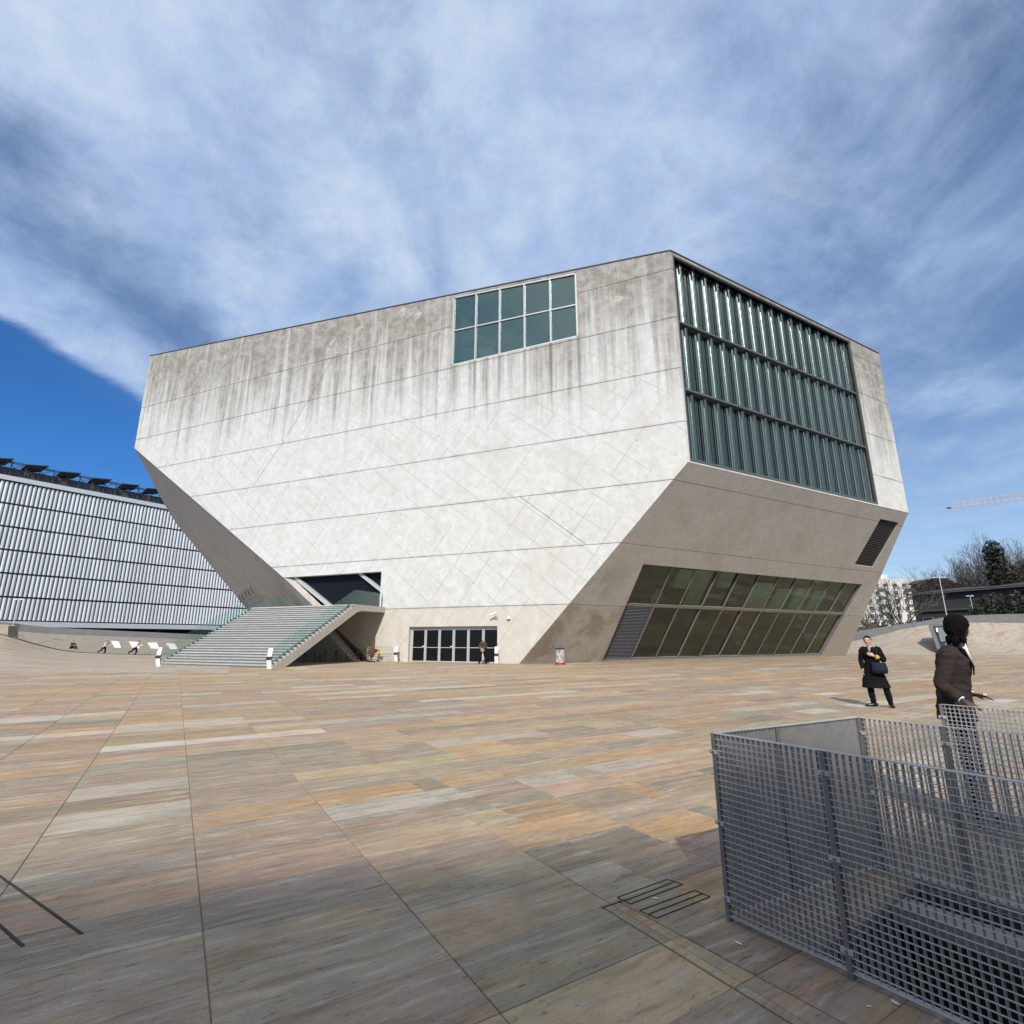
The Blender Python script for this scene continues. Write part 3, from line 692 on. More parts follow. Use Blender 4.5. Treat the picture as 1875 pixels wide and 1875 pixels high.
def wall_panels(outline, holes, lifts, extra, mapf, nin, mat, parent, first=0.0):
    cuts = [-1] + [l for l in lifts] + [60]
    for i in range(len(cuts) - 1):
        lo, hi = cuts[i] + 0.022, cuts[i + 1] - 0.022
        band = clip(clip(outline, 0, -1, -lo), 0, 1, hi)
        if len(band) < 3 or abs(area(band)) < 0.05: continue
        ps = [band]
        for h in holes: ps = subtract(ps, h)
        sub = [ps]
        for (p, q_, z0, z1) in extra:
            if z0 < (lo + hi) / 2 < z1: sub = [split(s_, p, q_, 0.045) for s_ in sub]
        for s_ in sub:
            # pieces of one lift that touch become one panel, split ones stay apart
            groups = {}
            for pl_ in s_:
                key = 0
                for kk, (p, q_, z0, z1) in enumerate(extra):
                    if z0 < (lo + hi) / 2 < z1:
                        cx = sum(k[0] for k in pl_) / len(pl_); cy = sum(k[1] for k in pl_) / len(pl_)
                        key += (2 ** kk) * ((q_[1] - p[1]) * (cx - p[0]) - (q_[0] - p[0]) * (cy - p[1]) > 0)
                groups.setdefault(key, []).append(pl_)
            parts_ = []
            for g_ in groups.values(): parts_ += connected(g_)
            for g_ in parts_:
                mb = MB()
                for pl_ in g_: mb.prism([mapf(*k) for k in pl_], nin * 0.055)
                mb.build('concrete_panel', mat, parent)
    mb = MB(); ps = [outline]
    for h in holes: ps = subtract(ps, h)
    for pl_ in ps: mb.prism([mapf(*k) + nin * 0.05 for k in pl_], nin * 0.5)
    mb.build('backing_wall', mat, parent)
wall_panels(front, [win, stair_op, door], LIFTS, gaps_d, F, NF, M['front'], hall)

# glazed side wall
CR = F(UC, 0); NR = V((-DR.y, DR.x, 0))
def Rf(x, z, dep=0.0): return CR + DR * x + V((0, 0, z)) + NR * dep
RT = 29.32
side = [(0, 13.0), (28.65, 12.98), (28.65, RT), (0, RT)]
gz = [(0.22, 13.15), (23.4, 13.15), (23.4, RT - 0.25), (0.22, RT - 0.25)]
wall_panels(side, [gz], LIFTS, [], Rf, NR, M['front'], hall)
# slanted wall below
BR3 = F(BR_, 0); WS = (CR + V((0, 0, 13.0)) - BR3); WS = WS - DR * WS.dot(DR); WL = WS.length; WS.normalize(); NS = DR.cross(WS).normalized()
if NS.dot(NR) < 0: NS = -NS
XO = (CR + V((0, 0, 13.0)) - BR3).dot(DR)
def Sf(x, w_, dep=0.0): return BR3 + DR * x + WS * w_ + NS * dep
slant = [(0, 0), (39.8, 0.0), (XO + 28.65, WL - 0.06), (XO, WL)]
sgl = [(7.25, 0.08), (35.30, 0.08), (35.30, 8.45), (7.25, 8.45)]
slv = [(32.2, 10.35), (35.42, 10.35), (35.42, 15.05), (32.2, 15.05)]
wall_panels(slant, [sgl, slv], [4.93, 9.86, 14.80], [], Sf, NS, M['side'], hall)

# undersides and hidden sides
P0_ = F(-43.1, 22.86); GL = F(BL_, 0); G1 = ground(520, 1198); nL = (GL - P0_).cross(G1 - P0_).normalized()
K_ = onplane(302, 925, P0_, nL); K2 = onplane(322, 958, P0_, nL)
if nL.y < 0: nL = -nL
TL3 = F(-43.3, 34.59); TR3 = F(UC, roofz(UC))
bk = V((0, 42, 0))
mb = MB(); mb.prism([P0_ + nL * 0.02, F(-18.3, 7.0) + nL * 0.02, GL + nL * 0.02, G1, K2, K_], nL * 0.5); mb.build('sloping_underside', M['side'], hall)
mb = MB()
RB = Rf(28.65, 13.0); RBt = Rf(28.65, RT); SB = Sf(39.8, 0)
Qt = TL3 + V((8, 34, -3)); Qb = K_ + V((8, 22, 2)); Qg = G1 + V((4, 16, 0)); Rr = RBt + V((-22, 26, 1)); Rrb = RB + V((-22, 26, 0)); Rg = SB + V((-18, 22, 0))
i_ = V((0.0, 0.6, 0))
mb.poly([TL3 + i_, P0_ + i_, K_, Qb, Qt]); mb.poly([K_, K2, G1, Qg, Qb]); mb.poly([Qt, Qb, Qg, Rg, Rrb, Rr])
mb.poly([RBt + i_ * 0, RB, Rrb, Rr]); mb.poly([RB, SB, Rg, Rrb])
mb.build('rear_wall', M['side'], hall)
mb = MB(); mb.poly([p + V((0, 0, -0.12)) for p in (TL3, TR3, RBt, Rr, Qt)]); mb.build('roof', M['backing'], hall)
mb = MB(); mb.poly([GL + V((0.6, 0.7, 0.02)), F(BR_, 0.02) + V((0, .6, 0)), SB + V((-.6, .4, .02)), Rg, Qg, G1]); mb.build('ground_floor', M['interior'], hall)
# floors inside, dark, seen through the glass
mb = MB()
mb.poly([F(-14, 6.99, 0.6), F(UC - 7.2, 6.99, 0.6), Sf(35, 8.46, 0.6), Rg + V((0, 0, 7)), Qg + V((8, 0, 7))])
mb.poly([F(-40, 24.0, 0.6), F(UC - 0.6, 24.0, 0.6), Rf(28, 24.0, 0.6), Rr + V((0, 0, -6)), Qt + V((3, -3, -8))]); mb.build('inner_floor', M['interior'], hall)
mb = MB(); mb.poly([Rf(0.2, 13.2, 3.2), Rf(24, 13.2, 3.2), Rf(24, 29, 3.2), Rf(0.2, 29, 3.2)])
mb.build('inner_wall', plain('inner_wall_grey', (0.05, 0.06, 0.06), 0.8, var=.5, scale=.4), hall)
# coping
for p, q_ in ((TL3, TR3), (TR3, RBt)):
    mb = MB(); mb.bar(p + V((0, 0.03, 0.05)), q_ + V((0, 0.03, 0.05)), 0.16, 0.08); mb.build('coping', M['roofdark'], hall)

# upper window: 5 x 2 panes
wn = thing('_w', None, None); bpy.data.objects.remove(wn)
mb = MB()
for p, q_ in ((0, 1), (1, 2), (2, 3), (3, 0)):
    mb.bar(F(*win[p], 0.10), F(*win[q_], 0.10), 0.26, 0.17, tuple(NF))
wf = mb.build('window', M['frame'], hall)
def ztop(u): return roofz(u) - 0.22
def zmid(u): return 24.05 + (ztop(u) - 24.05) * 0.50
us = [-1.83 + 2.21 * k for k in range(6)]
for u in us[1:-1]:
    mb = MB(); mb.bar(F(u, 24.1, 0.09), F(u, ztop(u) - 0.02, 0.09), 0.11, 0.16, tuple(NF)); mb.build('mullion', M['frame'], wf)
mb = MB(); mb.bar(F(us[0], zmid(us[0]), 0.10), F(us[-1], zmid(us[-1]), 0.10), 0.10, 0.14, tuple(NF)); mb.build('transom', M['frame'], wf)
for k in range(5):
    for lo, hi in ((lambda u: 24.05, zmid), (zmid, ztop)):
        a_, b_ = us[k], us[k + 1]; mb = MB(); tl = random.uniform(-0.045, 0.045)
        mb.keep = True; q4 = [F(a_, lo(a_), 0.12), F(b_, lo(b_), 0.12 + tl), F(b_, hi(b_), 0.12 + tl), F(a_, hi(a_), 0.12)]; mb.poly(q4 if (q4[1] - q4[0]).cross(q4[2] - q4[0]).dot(NF) < 0 else q4[::-1])
        mb.build('pane', M['win'], wf)
mb = MB(); mb.poly([F(-1.9, 23.9, 2.6), F(9.3, 23.9, 2.6), F(9.3, 30.6, 2.6), F(-1.9, 30.6, 2.6)]); mb.build('room_wall', plain('teal_room_wall', (.05, .13, .13), .8, var=.5, scale=.7), hall)
mb = MB(); mb.prism([F(-1.6, 26.6, 1.0), F(0.1, 27.2, 1.6), F(-1.4, 29.4, 1.0)], NF * .1); mb.prism([F(-1.6, 24.1, 1.0), F(2.2, 24.1, 1.8), F(1.2, 26.0, 1.6), F(-1.5, 26.2, 1.0)], NF * .1); mb.build('partition', plain('pale_room_panel', (.42, .52, .50), .8, var=.3, scale=2), hall)
# ground floor doors: six leaves
mb = MB(); dpt = 0.32
mb.bar(F(-4.82, 2.42, dpt), F(2.6, 2.42, dpt), 0.10, 0.10, tuple(NF)); mb.bar(F(-4.82, 0.05, dpt), F(2.6, 0.05, dpt), 0.08, 0.10, tuple(NF))
mb.bar(F(-4.76, 0, dpt), F(-4.76, 2.45, dpt), 0.12, 0.10, tuple(NF)); mb.bar(F(2.55, 0, dpt), F(2.55, 2.45, dpt), 0.06, 0.10, tuple(NF))
mb.bar(F(-4.82, 2.52, dpt), F(2.6, 2.52, dpt), 0.12, 0.06, tuple(NF)); df_ = mb.build('door_frame', M['frame'], hall)
dw = 7.30 / 6
for k in range(6):
    u0 = -4.72 + dw * k
    mb = MB(); mb.prism([F(u0 + .03, .08, dpt + .02), F(u0 + dw - .03, .08, dpt + .02), F(u0 + dw - .03, 2.38, dpt + .02), F(u0 + .03, 2.38, dpt + .02)], NF * 0.03)
    dr = mb.build('door', M['black'], hall)
    mb = MB()
    for e in (u0 + 0.055, u0 + dw - 0.055): mb.bar(F(e, .06, dpt), F(e, 2.39, dpt), 0.085, 0.08, tuple(NF))
    mb.bar(F(u0, 1.06, dpt), F(u0 + dw, 1.06, dpt), 0.045, 0.05, tuple(NF)); mb.bar(F(u0, 2.36, dpt), F(u0 + dw, 2.36, dpt), 0.06, 0.07, tuple(NF)); mb.build('door_stile', M['frame'], dr)
    if k % 2 == 0: mb = MB(); mb.box(F(u0 + dw - 0.17, 1.14, dpt - 0.07), 0.07, 0.03, 0.03, tuple(DF), tuple(NF)); mb.build('handle', M['white'], dr)
mb = MB(); mb.poly([F(-5, 0, 0.9), F(3, 0, 0.9), F(3, 3, 0.9), F(-5, 3, 0.9)]); mb.build('lobby_wall', M['dark'], hall)
# stair mouth: dark foyer glass, slanted struts
mb = MB(); mb.prism([F(-18.2, 6.98, 0.7), F(-7.72, 6.98, 0.7), F(-7.72, 3.9, 0.7), F(-13.6, 3.9, 0.7)], NF * 0.03); fg = mb.build('foyer_glass', M['black'], hall)
for (a_, b_, wd) in (((-17.3, 7.0), (-12.3, 3.9), 0.30), ((-10.2, 7.0), (-7.6, 5.3), 0.26)):
    mb = MB(); mb.bar(F(*a_, 0.45), F(*b_, 0.45), wd, 0.3, tuple(NF)); mb.build('strut', M['frame'], hall)
# recessed corrugated glazing: reveal, beams, folds
mb = MB(); dd = 1.25; x0, x1, z0, z1 = 0.22, 23.4, 13.15, RT - 0.25
for (a_, b_) in (((x0, z0), (x1, z0)), ((x1, z0), (x1, z1)), ((x1, z1), (x0, z1)), ((x0, z1), (x0, z0))):
    mb.poly([Rf(*a_, 0.03), Rf(*b_, 0.03), Rf(*b_, dd), Rf(*a_, dd)])
mb.build('glazing_reveal', M['mullion'], hall)
mb = MB(); mb.bar(Rf(x0, z0 + .05, .06), Rf(x1, z0 + .05, .06), 0.16, 0.2, tuple(NR)); mb.bar(Rf(x0 + .06, z0, .06), Rf(x0 + .06, z1, .06), 0.10, 0.16, tuple(NR))
mb.bar(Rf(x1 - .06, z0, .06), Rf(x1 - .06, z1, .06), 0.16, 0.16, tuple(NR)); mb.bar(Rf(x0, z1 - .05, .06), Rf(x1, z1 - .05, .06), 0.14, 0.2, tuple(NR)); mb.build('glazing_frame', M['darkframe'], hall)
for z in (18.42, 23.70):
    mb = MB(); mb.box(Rf(11.8, z, 0.40), 11.55, 0.30, 0.075, tuple(DR), tuple(NR)); mb.build('floor_beam', M['darkframe'], hall)
NP = 17; PP = (x1 - x0 - 0.3) / NP
mb = MB(); prof = []
for k in range(25):
    s_ = k / 24; am = 0.36 if s_ < 0.42 else 0.66; tt = s_ / 0.42 if s_ < 0.42 else (s_ - 0.42) / 0.58
    prof.append((s_ * PP, 0.88 - am * (abs(math.sin(math.pi * tt)) ** 0.62)))
for i in range(24):
    (xa, da), (xb, db) = prof[i], prof[i + 1]
    for zc in range(1): mb.poly([DR * xa + NR * da, DR * xb + NR * db, DR * xb + NR * db + V((0, 0, 5.12)), DR * xa + NR * da + V((0, 0, 5.12))])
fold = mb.mesh('glass_fold', M['fold'], True)
bmx = bmesh.new(); bmx.from_mesh(fold); bmesh.ops.remove_doubles(bmx, verts=bmx.verts, dist=1e-4); bmx.to_mesh(fold); bmx.free(); fold.shade_smooth()
for zb in (13.30, 18.54, 23.84):
    for k in range(NP): put('glass_fold', fold, hall, Matrix.Translation(Rf(x0 + 0.15 + k * PP, zb)))
# slanted window
mb = MB(); x0, x1, w0, w1, wm = 7.25, 35.30, 0.08, 8.45, 4.98
for (a_, b_) in (((x0, w0), (x1, w0)), ((x1, w0), (x1, w1)), ((x1, w1), (x0, w1)), ((x0, w1), (x0, w0))):
    mb.poly([Sf(*a_, 0.01), Sf(*b_, 0.01), Sf(*b_, 0.5), Sf(*a_, 0.5)])
mb.build('window_reveal', M['mullion'], hall)
mb = MB()
for (a_, b_, wd) in (((x0, w1 - .05), (x1, w1 - .05), .12), ((x0, wm), (x1, wm), .24), ((x0, .12), (x1, .12), .14), ((x0 + .05, w0), (x0 + .05, w1), .14), ((x1 - .05, w0), (x1 - .05, w1), .14)):
    mb.bar(Sf(*a_, .22), Sf(*b_, .22), wd, .14, tuple(NS))
sw_ = mb.build('slanted_window', M['mullion'], hall)
xs_ = [x0, 10.25] + [10.25 + 2.505 * k for k in range(1, 11)]
for xv in xs_[1:-1]:
    mb = MB(); mb.bar(Sf(xv, w0, .2), Sf(xv, w1, .2), 0.06, .13, tuple(NS)); mb.build('mullion', M['mullion'], sw_)
for k in range(len(xs_) - 1):
    for (lo, hi) in ((w0, wm), (wm, w1)):
        if k == 0 and lo == w0: continue
        a_, b_ = xs_[k], xs_[k + 1]; tl = random.uniform(-.06, .06); mb = MB()
        mb.keep = True; q4 = [Sf(a_, lo, .24), Sf(b_, lo, .24 + tl), Sf(b_, hi, .24 + tl), Sf(a_, hi, .24)]; mb.poly(q4 if (q4[1] - q4[0]).cross(q4[2] - q4[0]).dot(NS) < 0 else q4[::-1]); mb.build('pane', M['low'], sw_)
lv = MB(); lv.bar(Sf(10.17, w0, .16), Sf(10.17, wm, .16), .1, .1, tuple(NS)); lvo = lv.build('louvre_panel', M['louver'], hall)
mb = MB(); mb.box((0, 0, 0), 1.42, 0.045, 0.012, tuple(DR), tuple((NS * .8 - WS * .6).normalized()), tuple((WS * .8 + NS * .6).normalized())); lme = mb.mesh('louvre_blade', M['louver'])
for k in range(36): put('louvre_blade', lme, lvo, Matrix.Translation(Sf(8.73, .22 + k * .129, .2)))
mb = MB(); mb.poly([Sf(x0, w0, .3), Sf(10.2, w0, .3), Sf(10.2, wm, .3), Sf(x0, wm, .3)]); mb.build('louvre_backing', M['backing'], lvo)
lv = MB(); lv.poly([Sf(32.1, 10.3, .3), Sf(35.5, 10.3, .3), Sf(35.5, 15.1, .3), Sf(32.1, 15.1, .3)]); lvo = lv.build('vent_panel', M['dark'], hall)
mb = MB(); mb.box((0, 0, 0), 1.6, 0.055, 0.014, tuple(DR), tuple((NS * .8 - WS * .6).normalized()), tuple((WS * .8 + NS * .6).normalized())); lme = mb.mesh('louvre_blade', M['dlouver'])
for k in range(30): put('louvre_blade', lme, lvo, Matrix.Translation(Sf(33.81, 10.43 + k * .157, .14)))
# rooms behind the slanted window: columns and pale partitions
for (xa, xb, wl, wh, dp, c) in ((12.6, 14.6, 6.6, 8.3, 3.5, (.20, .25, .21)), (14.9, 16.6, 5.2, 8.4, 4.2, (.17, .22, .18)), (17.6, 19.3, 7.0, 8.4, 4.0, (.15, .18, .15)), (21.5, 24.4, 5.0, 7.6, 2.6, (.26, .36, .33)),
                                (25.0, 27.2, 5.0, 7.2, 2.8, (.25, .34, .31)), (28.0, 30.2, 5.0, 7.4, 3.0, (.24, .33, .30)), (10.8, 11.6, 5.0, 6.4, 3.0, (.16, .19, .16)), (30.9, 33.0, 5.1, 7.3, 3.4, (.20, .28, .25)),
                                (12, 14.2, 1.0, 3.2, 4, (.10, .085, .06)), (17.5, 20, 1.2, 3.6, 5, (.12, .10, .08)), (23, 25, .9, 3.4, 4.5, (.11, .09, .07))):
    mb = MB(); o_ = NR * dp * 0.42 + V((0, 0, .3))
    mb.prism([Sf(xa, wl) + o_, Sf(xb, wl) + o_, Sf(xb, wh) + o_, Sf(xa, wh) + o_], NR * .3)
    m_ = M.setdefault(('rm', c), plain('room_partition', tuple(q_ * 2.4 * k_ for q_, k_ in zip(c, (.85, 1, .85))) if wl > 4.9 else c, .8, var=.3, scale=.8)); mb.build('partition', m_, hall)

# ================================================================== grand stair
FT = V((-14.12, 31.95, 0)); UP = NF.copy(); RUN = 7.15; RISE = 4.12; NST = 25; WID = 10.4
def Q(l, a_, z): return V((FT.x, FT.y, 0)) - DF * a_ + UP * l + V((0, 0, z))
wall_l = (F(0, 0) - FT).dot(UP)
stair = thing('stairway', 'wide pale stone stairway with glass balustrades rising to the dark foyer opening', 'stairway', tuple(Q(0, WID / 2, 0)))
tr = RUN / NST; rs = RISE / NST
M['riser'] = plain('riser_stone', (0.17, 0.17, 0.165), .7)
for k in range(NST):
    mb = MB(); xs2 = [0, ] ; z = rs * (k + 1)
    cuts = sorted([0.02, WID - 0.02] + [random.uniform(.8, WID - .8) for _ in range(3)])
    for a_, b_ in zip(cuts[:-1], cuts[1:]):
        g_ = .006; zz_ = z + random.uniform(-.003, .003)
        mb.box(Q(tr * k + tr / 2 - .02, (a_ + b_) / 2, zz_ - .035), (b_ - a_) / 2 - g_, tr / 2 + .02, .035, tuple(DF), tuple(UP))
    st_ = mb.build('step', M['step'], stair)
    mb = MB(); mb.box(Q(tr * k + tr / 2 + .03, WID / 2, z - .07 - (rs - .07) / 2), WID / 2 - .03, tr / 2 + .03, (rs - .07) / 2, tuple(DF), tuple(UP)); mb.build('riser', M['riser'], st_)
mb = MB()                                                 # landing
mb.box(Q((RUN + wall_l) / 2 + .02, WID / 2, RISE - .05), WID / 2 - .02, (wall_l - RUN) / 2 + .5, .05, tuple(DF), tuple(UP)); mb.build('landing', M['step'], stair)
for nm, a0 in (('flank', 0.0), ('flank', WID - .18)):
    pts = [Q(-.02, a0, 0.0)]
    for k in range(NST): pts += [Q(tr * k - .02, a0, rs * (k + 1) + .012), Q(tr * (k + 1) - .02, a0, rs * (k + 1) + .012)]
    top = pts; mb = MB()
    # outer cheek as thin slices, each convex
    def under(l): return max(0.0, (l - .95) * (RISE / RUN) * 1.0)
    for k in range(NST):
        l0, l1 = tr * k - .02, tr * (k + 1) - .02; zt = rs * (k + 1) + .012
        mb.prism([Q(l0, a0, under(l0)), Q(l1, a0, under(l1)), Q(l1, a0, zt), Q(l0, a0, zt)], -DF * .18)
    mb.build(nm, M['stairside'], stair)
    mb = MB(); zu = under(RUN - .02)
    mb.prism([Q(RUN - .02, a0, zu), Q(RUN + .5, a0, RISE - .42), Q(wall_l - .02, a0, RISE - .42), Q(wall_l - .02, a0, RISE + .012), Q(RUN - .02, a0, RISE + .012)], -DF * .18)
    mb.build('landing_edge', M['stairside'], stair)
mb = MB(); sl_ = [Q(.95, .18, 0.01), Q(RUN, .18, (RUN - .95) * RISE / RUN + .01), Q(RUN + .5, .18, RISE - .41), Q(wall_l - .02, .18, RISE - .41)]
for p, q_ in zip(sl_[:-1], sl_[1:]): mb.poly([p, q_, q_ - DF * (WID - .36), p - DF * (WID - .36)])
mb.build('soffit', M['stairside'], stair)
sl_r = RISE / RUN
for a0 in (.26, WID - .26):
    n = 5
    for k in range(n):
        l0, l1 = RUN * k / n + .04, RUN * (k + 1) / n - .02
        mb = MB(); mb.prism([Q(l0, a0, l0 * sl_r + .10), Q(l1, a0, l1 * sl_r + .10), Q(l1, a0, l1 * sl_r + 1.12), Q(l0, a0, l0 * sl_r + 1.12)], -DF * .02); mb.build('balustrade_glass', M['rail_glass'], stair)
    for l0, l1 in ((RUN + .02, RUN + 2.5), (RUN + 2.54, wall_l - .1)):
        mb = MB(); mb.prism([Q(l0, a0, RISE), Q(l1, a0, RISE), Q(l1, a0, RISE + 1.08), Q(l0, a0, RISE + 1.08)], -DF * .02); mb.build('balustrade_glass', M['rail_glass'], stair)
mb = MB(); mb.box(Q(wall_l - .35, .26, RISE + .5), .05, .05, .5, tuple(DF), tuple(UP)); mb.build('rail_post', M['white'], stair)
# low structure under the stair
mb = MB(); mb.prism([F(-17.5, 0, -1.2), F(-9.0, 0, -1.2), F(-12.8, 3.1, -1.2), F(-17.5, 3.1, -1.2)], NF * 1.0)
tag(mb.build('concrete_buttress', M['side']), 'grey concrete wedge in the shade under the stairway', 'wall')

# ================================================================== small things at the foot of the hall
def lit_stand(loc, rz, label, s=1.0):
    t = thing('information_stand', label, 'info stand', (0, 0, 0), 'white folded information stands')
    mb = MB(); mb.prism([V((-.19, .16, .02)), V((.19, .16, .02)), V((.19, -.02, .62)), V((-.19, -.02, .62))], (0, -.04, .012)); mb.build('lower_panel', M['white'], t)
    mb = MB(); mb.prism([V((-.21, -.08, .60)), V((.21, -.08, .60)), V((.21, .06, .74)), V((-.21, .06, .74))], (0, -.03, .05)); mb.build('bracket', M['rubber'], t)
    mb = MB(); mb.prism([V((-.17, .0, .78)), V((.17, .0, .78)), V((.17, .10, 1.28)), V((-.17, .10, 1.28))], (0, -.035, .008)); mb.build('upper_panel', M['white'], t)
    mb = MB(); mb.box((0, .14, .3), .17, .015, .3); mb.build('side_support', M['galvpost'], t)
    t.rotation_euler = (0, 0, rz); t.scale = (s * .72, s * .9, s * .9); t.location = loc
    return t
rzF = math.atan2(DF.y, DF.x)
lit_stand(ground(729, 1212) + NF * -.35, rzF + .25, 'white folded information stand left of the glass doors')
lit_stand(F(2.75, 0, -.45), rzF + .25, 'white folded information stand right of the glass doors')
lit_stand(ground(491, 1226.5), rzF + .35, 'white folded information stand at the right foot of the stairway')
lit_stand(ground(287, 1222), rzF + .35, 'white folded information stand at the left foot of the stairway')

def barrier(loc, rz, label):
    t = thing('crowd_barrier', label, 'barrier', (0, 0, 0), 'steel crowd barriers by the wall')
    mb = MB()
    fr = [(-1.1, 0, .16), (-1.1, 0, 1.0), (-1.03, 0, 1.08), (1.03, 0, 1.08), (1.1, 0, 1.0), (1.1, 0, .16), (-1.1, 0, .16)]
    for a_, b_ in zip(fr[:-1], fr[1:]): mb.tube([a_, b_], .02, 6)
    mb.build('frame', M['galv'], t)
    for k in range(16):
        x = -1.02 + k * .136; mb = MB(); mb.tube([(x, 0, .17), (x, 0, .92)], .009, 5); mb.build('bar', M['galv'], t)
    mb = MB(); mb.tube([(-1.1, 0, .92), (1.1, 0, .92)], .014, 6); mb.build('cross_bar', M['galv'], t)
    for x in (-.8, .8): mb = MB(); mb.tube([(x, -.3, .02), (x, 0, .16), (x, .3, .02)], .018, 6); mb.build('foot', M['galv'], t)
    t.rotation_euler = (0, 0, rz); t.location = loc; return t
b1 = barrier(ground(694, 1211.8), rzF + .05, 'steel crowd barrier with a yellow sign against the hall wall')
mb = MB(); mb.box((-.15, -.03, .80), .26, .012, .15); sg = mb.build('sign', M['sign'], b1); sg.location = (0, 0, 0)
mb = MB(); mb.box((-.15, -.045, .80), .17, .004, .03); mb.box((-.15, -.045, .87), .19, .004, .012); o = mb.build('lettering', M['redbrown'], sg); o.location = (0, 0, 0)
barrier(ground(716, 1210.5), rzF - .5, 'second steel crowd barrier, turned inwards beside the information stand')

# folded parasol
t = thing('folded_parasol', 'rust brown folded parasol standing before the steel barrier', 'parasol')
mb = MB(); mb.tube([(0, 0, .35), (.02, 0, .6), (.05, 0, 1.0), (.12, 0, 1.5), (.17, 0, 1.86)], [.12, .19, .15, .09, .012], 9, jit=.15); mb.build('canopy', M['redbrown'], t, True)
mb = MB(); mb.tube([(0, 0, 0), (0, 0, .4)], .03, 8); mb.tube([(0, 0, 0), (0, 0, .08)], .3, 14); mb.build('stand', M['rubber'], t)
t.location = ground(680, 1212.3)
# bicycle
def bicycle(loc, rz, label):
    t = thing('bicycle', label, 'bicycle')
    for x in (-.52, .52):
        mb = MB(); pts = [(x + .33 * math.cos(a_), 0, .34 + .33 * math.sin(a_)) for a_ in [i * math.pi / 9 for i in range(19)]]
        mb.tube(pts, .018, 5, cap=False, ref=(0, 1, 0)); wl = mb.build('wheel', M['rubber'], t)
        mb = MB()
        for i in range(8): a_ = i * math.pi / 4; mb.bar((x, 0, .34), (x + .32 * math.cos(a_), 0, .34 + .32 * math.sin(a_)), .004)
        mb.build('spokes', M['galv'], wl)
    mb = MB()
    for a_, b_ in (((-.52, 0, .34), (-.18, 0, .86)), ((-.52, 0, .34), (-.08, 0, .32)), ((-.08, 0, .32), (-.18, 0, .90)), ((-.08, 0, .32), (.36, 0, .78)), ((-.16, 0, .80), (.36, 0, .84)), ((.34, 0, .95), (.52, 0, .34))): mb.tube([a_, b_], .017, 6)
    mb.build('bike_frame', M['redbrown'], t)
    mb = MB(); mb.tube([(.30, -.25, 1.0), (.34, 0, .97), (.30, .25, 1.0)], .014, 6); mb.build('handlebar', M['rubber'], t)
    mb = MB(); mb.blob((-.2, 0, .93), .14, .07, .035, 8, 5); mb.build('saddle', M['rubber'], t)
    t.rotation_euler = (0, 0, rz); t.location = loc
bicycle(ground(659, 1211.5), rzF + .3, 'dark bicycle parked in the shade beside the barrier')
# bistro sets under the stair
def bistro(loc, rz, label, what):
    if what == 'table':
        t = thing('cafe_table', label, 'table'); mb = MB(); mb.tube([(0, 0, .71), (0, 0, .735)], .34, 16); mb.build('tabletop', M['galvpost'], t)
        mb = MB(); mb.tube([(0, 0, .01), (0, 0, .71)], .03, 8); mb.tube([(0, 0, 0), (0, 0, .03)], .22, 12); mb.build('pedestal', M['rubber'], t)
    else:
        t = thing('cafe_chair', label, 'chair'); mb = MB(); mb.box((0, 0, .45), .2, .2, .015); mb.build('seat', M['rubber'], t)
        mb = MB(); mb.box((0, .2, .72), .2, .015, .13); mb.build('backrest', M['rubber'], t)
        for x in (-.18, .18):
            for y in (-.18, .18): mb = MB(); mb.bar((x, y, 0), (x, y, .45 if y < 0 else .85), .022); mb.build('leg', M['rubber'], t)
    t.rotation_euler = (0, 0, rz); t.location = loc
    return t
bp = Q(8.6, 1.9, 0)
bistro(bp, 0, 'small round cafe table under the stairway, nearer the wall', 'table'); bistro(bp + V((-2.2, -.6, 0)), 0, 'small round cafe table under the stairway, further left', 'table')
for k, (dx_, dy_, rz, lb) in enumerate(((.6, .1, -1.4, 'black cafe chair under the stairway, right of the first table'), (-.6, 0, 1.5, 'black cafe chair under the stairway, left of the first table'),
                                        (-1.6, -.6, -1.5, 'black cafe chair under the stairway, right of the second table'), (-2.8, -.5, 1.6, 'black cafe chair under the stairway, left of the second table'))):
    bistro(bp + V((dx_, dy_, 0)), rz, lb, 'chair')
# litter bin
t = thing('litter_bin', 'round scribbled litter bin with dark red foot before the slanted wall', 'bin')
mb = MB(); mb.tube([(0, 0, .14), (0, 0, .96)], .30, 20); mb.build('drum', M['graffiti'], t, False)
mb = MB(); mb.tube([(0, 0, 0), (0, 0, .15)], [.36, .31], 20); mb.build('foot', M['red'], t)
mb = MB(); mb.tube([(0, 0, 1.02), (0, 0, 1.07), (0, 0, 1.09)], [.31, .31, .2], 20)
for a_ in range(4): mb.bar((.27 * math.cos(a_ * 1.57), .27 * math.sin(a_ * 1.57), .95), (.27 * math.cos(a_ * 1.57), .27 * math.sin(a_ * 1.57), 1.03), .02)
mb.build('lid', M['rubber'], t)
t.location = ground(1026, 1217)
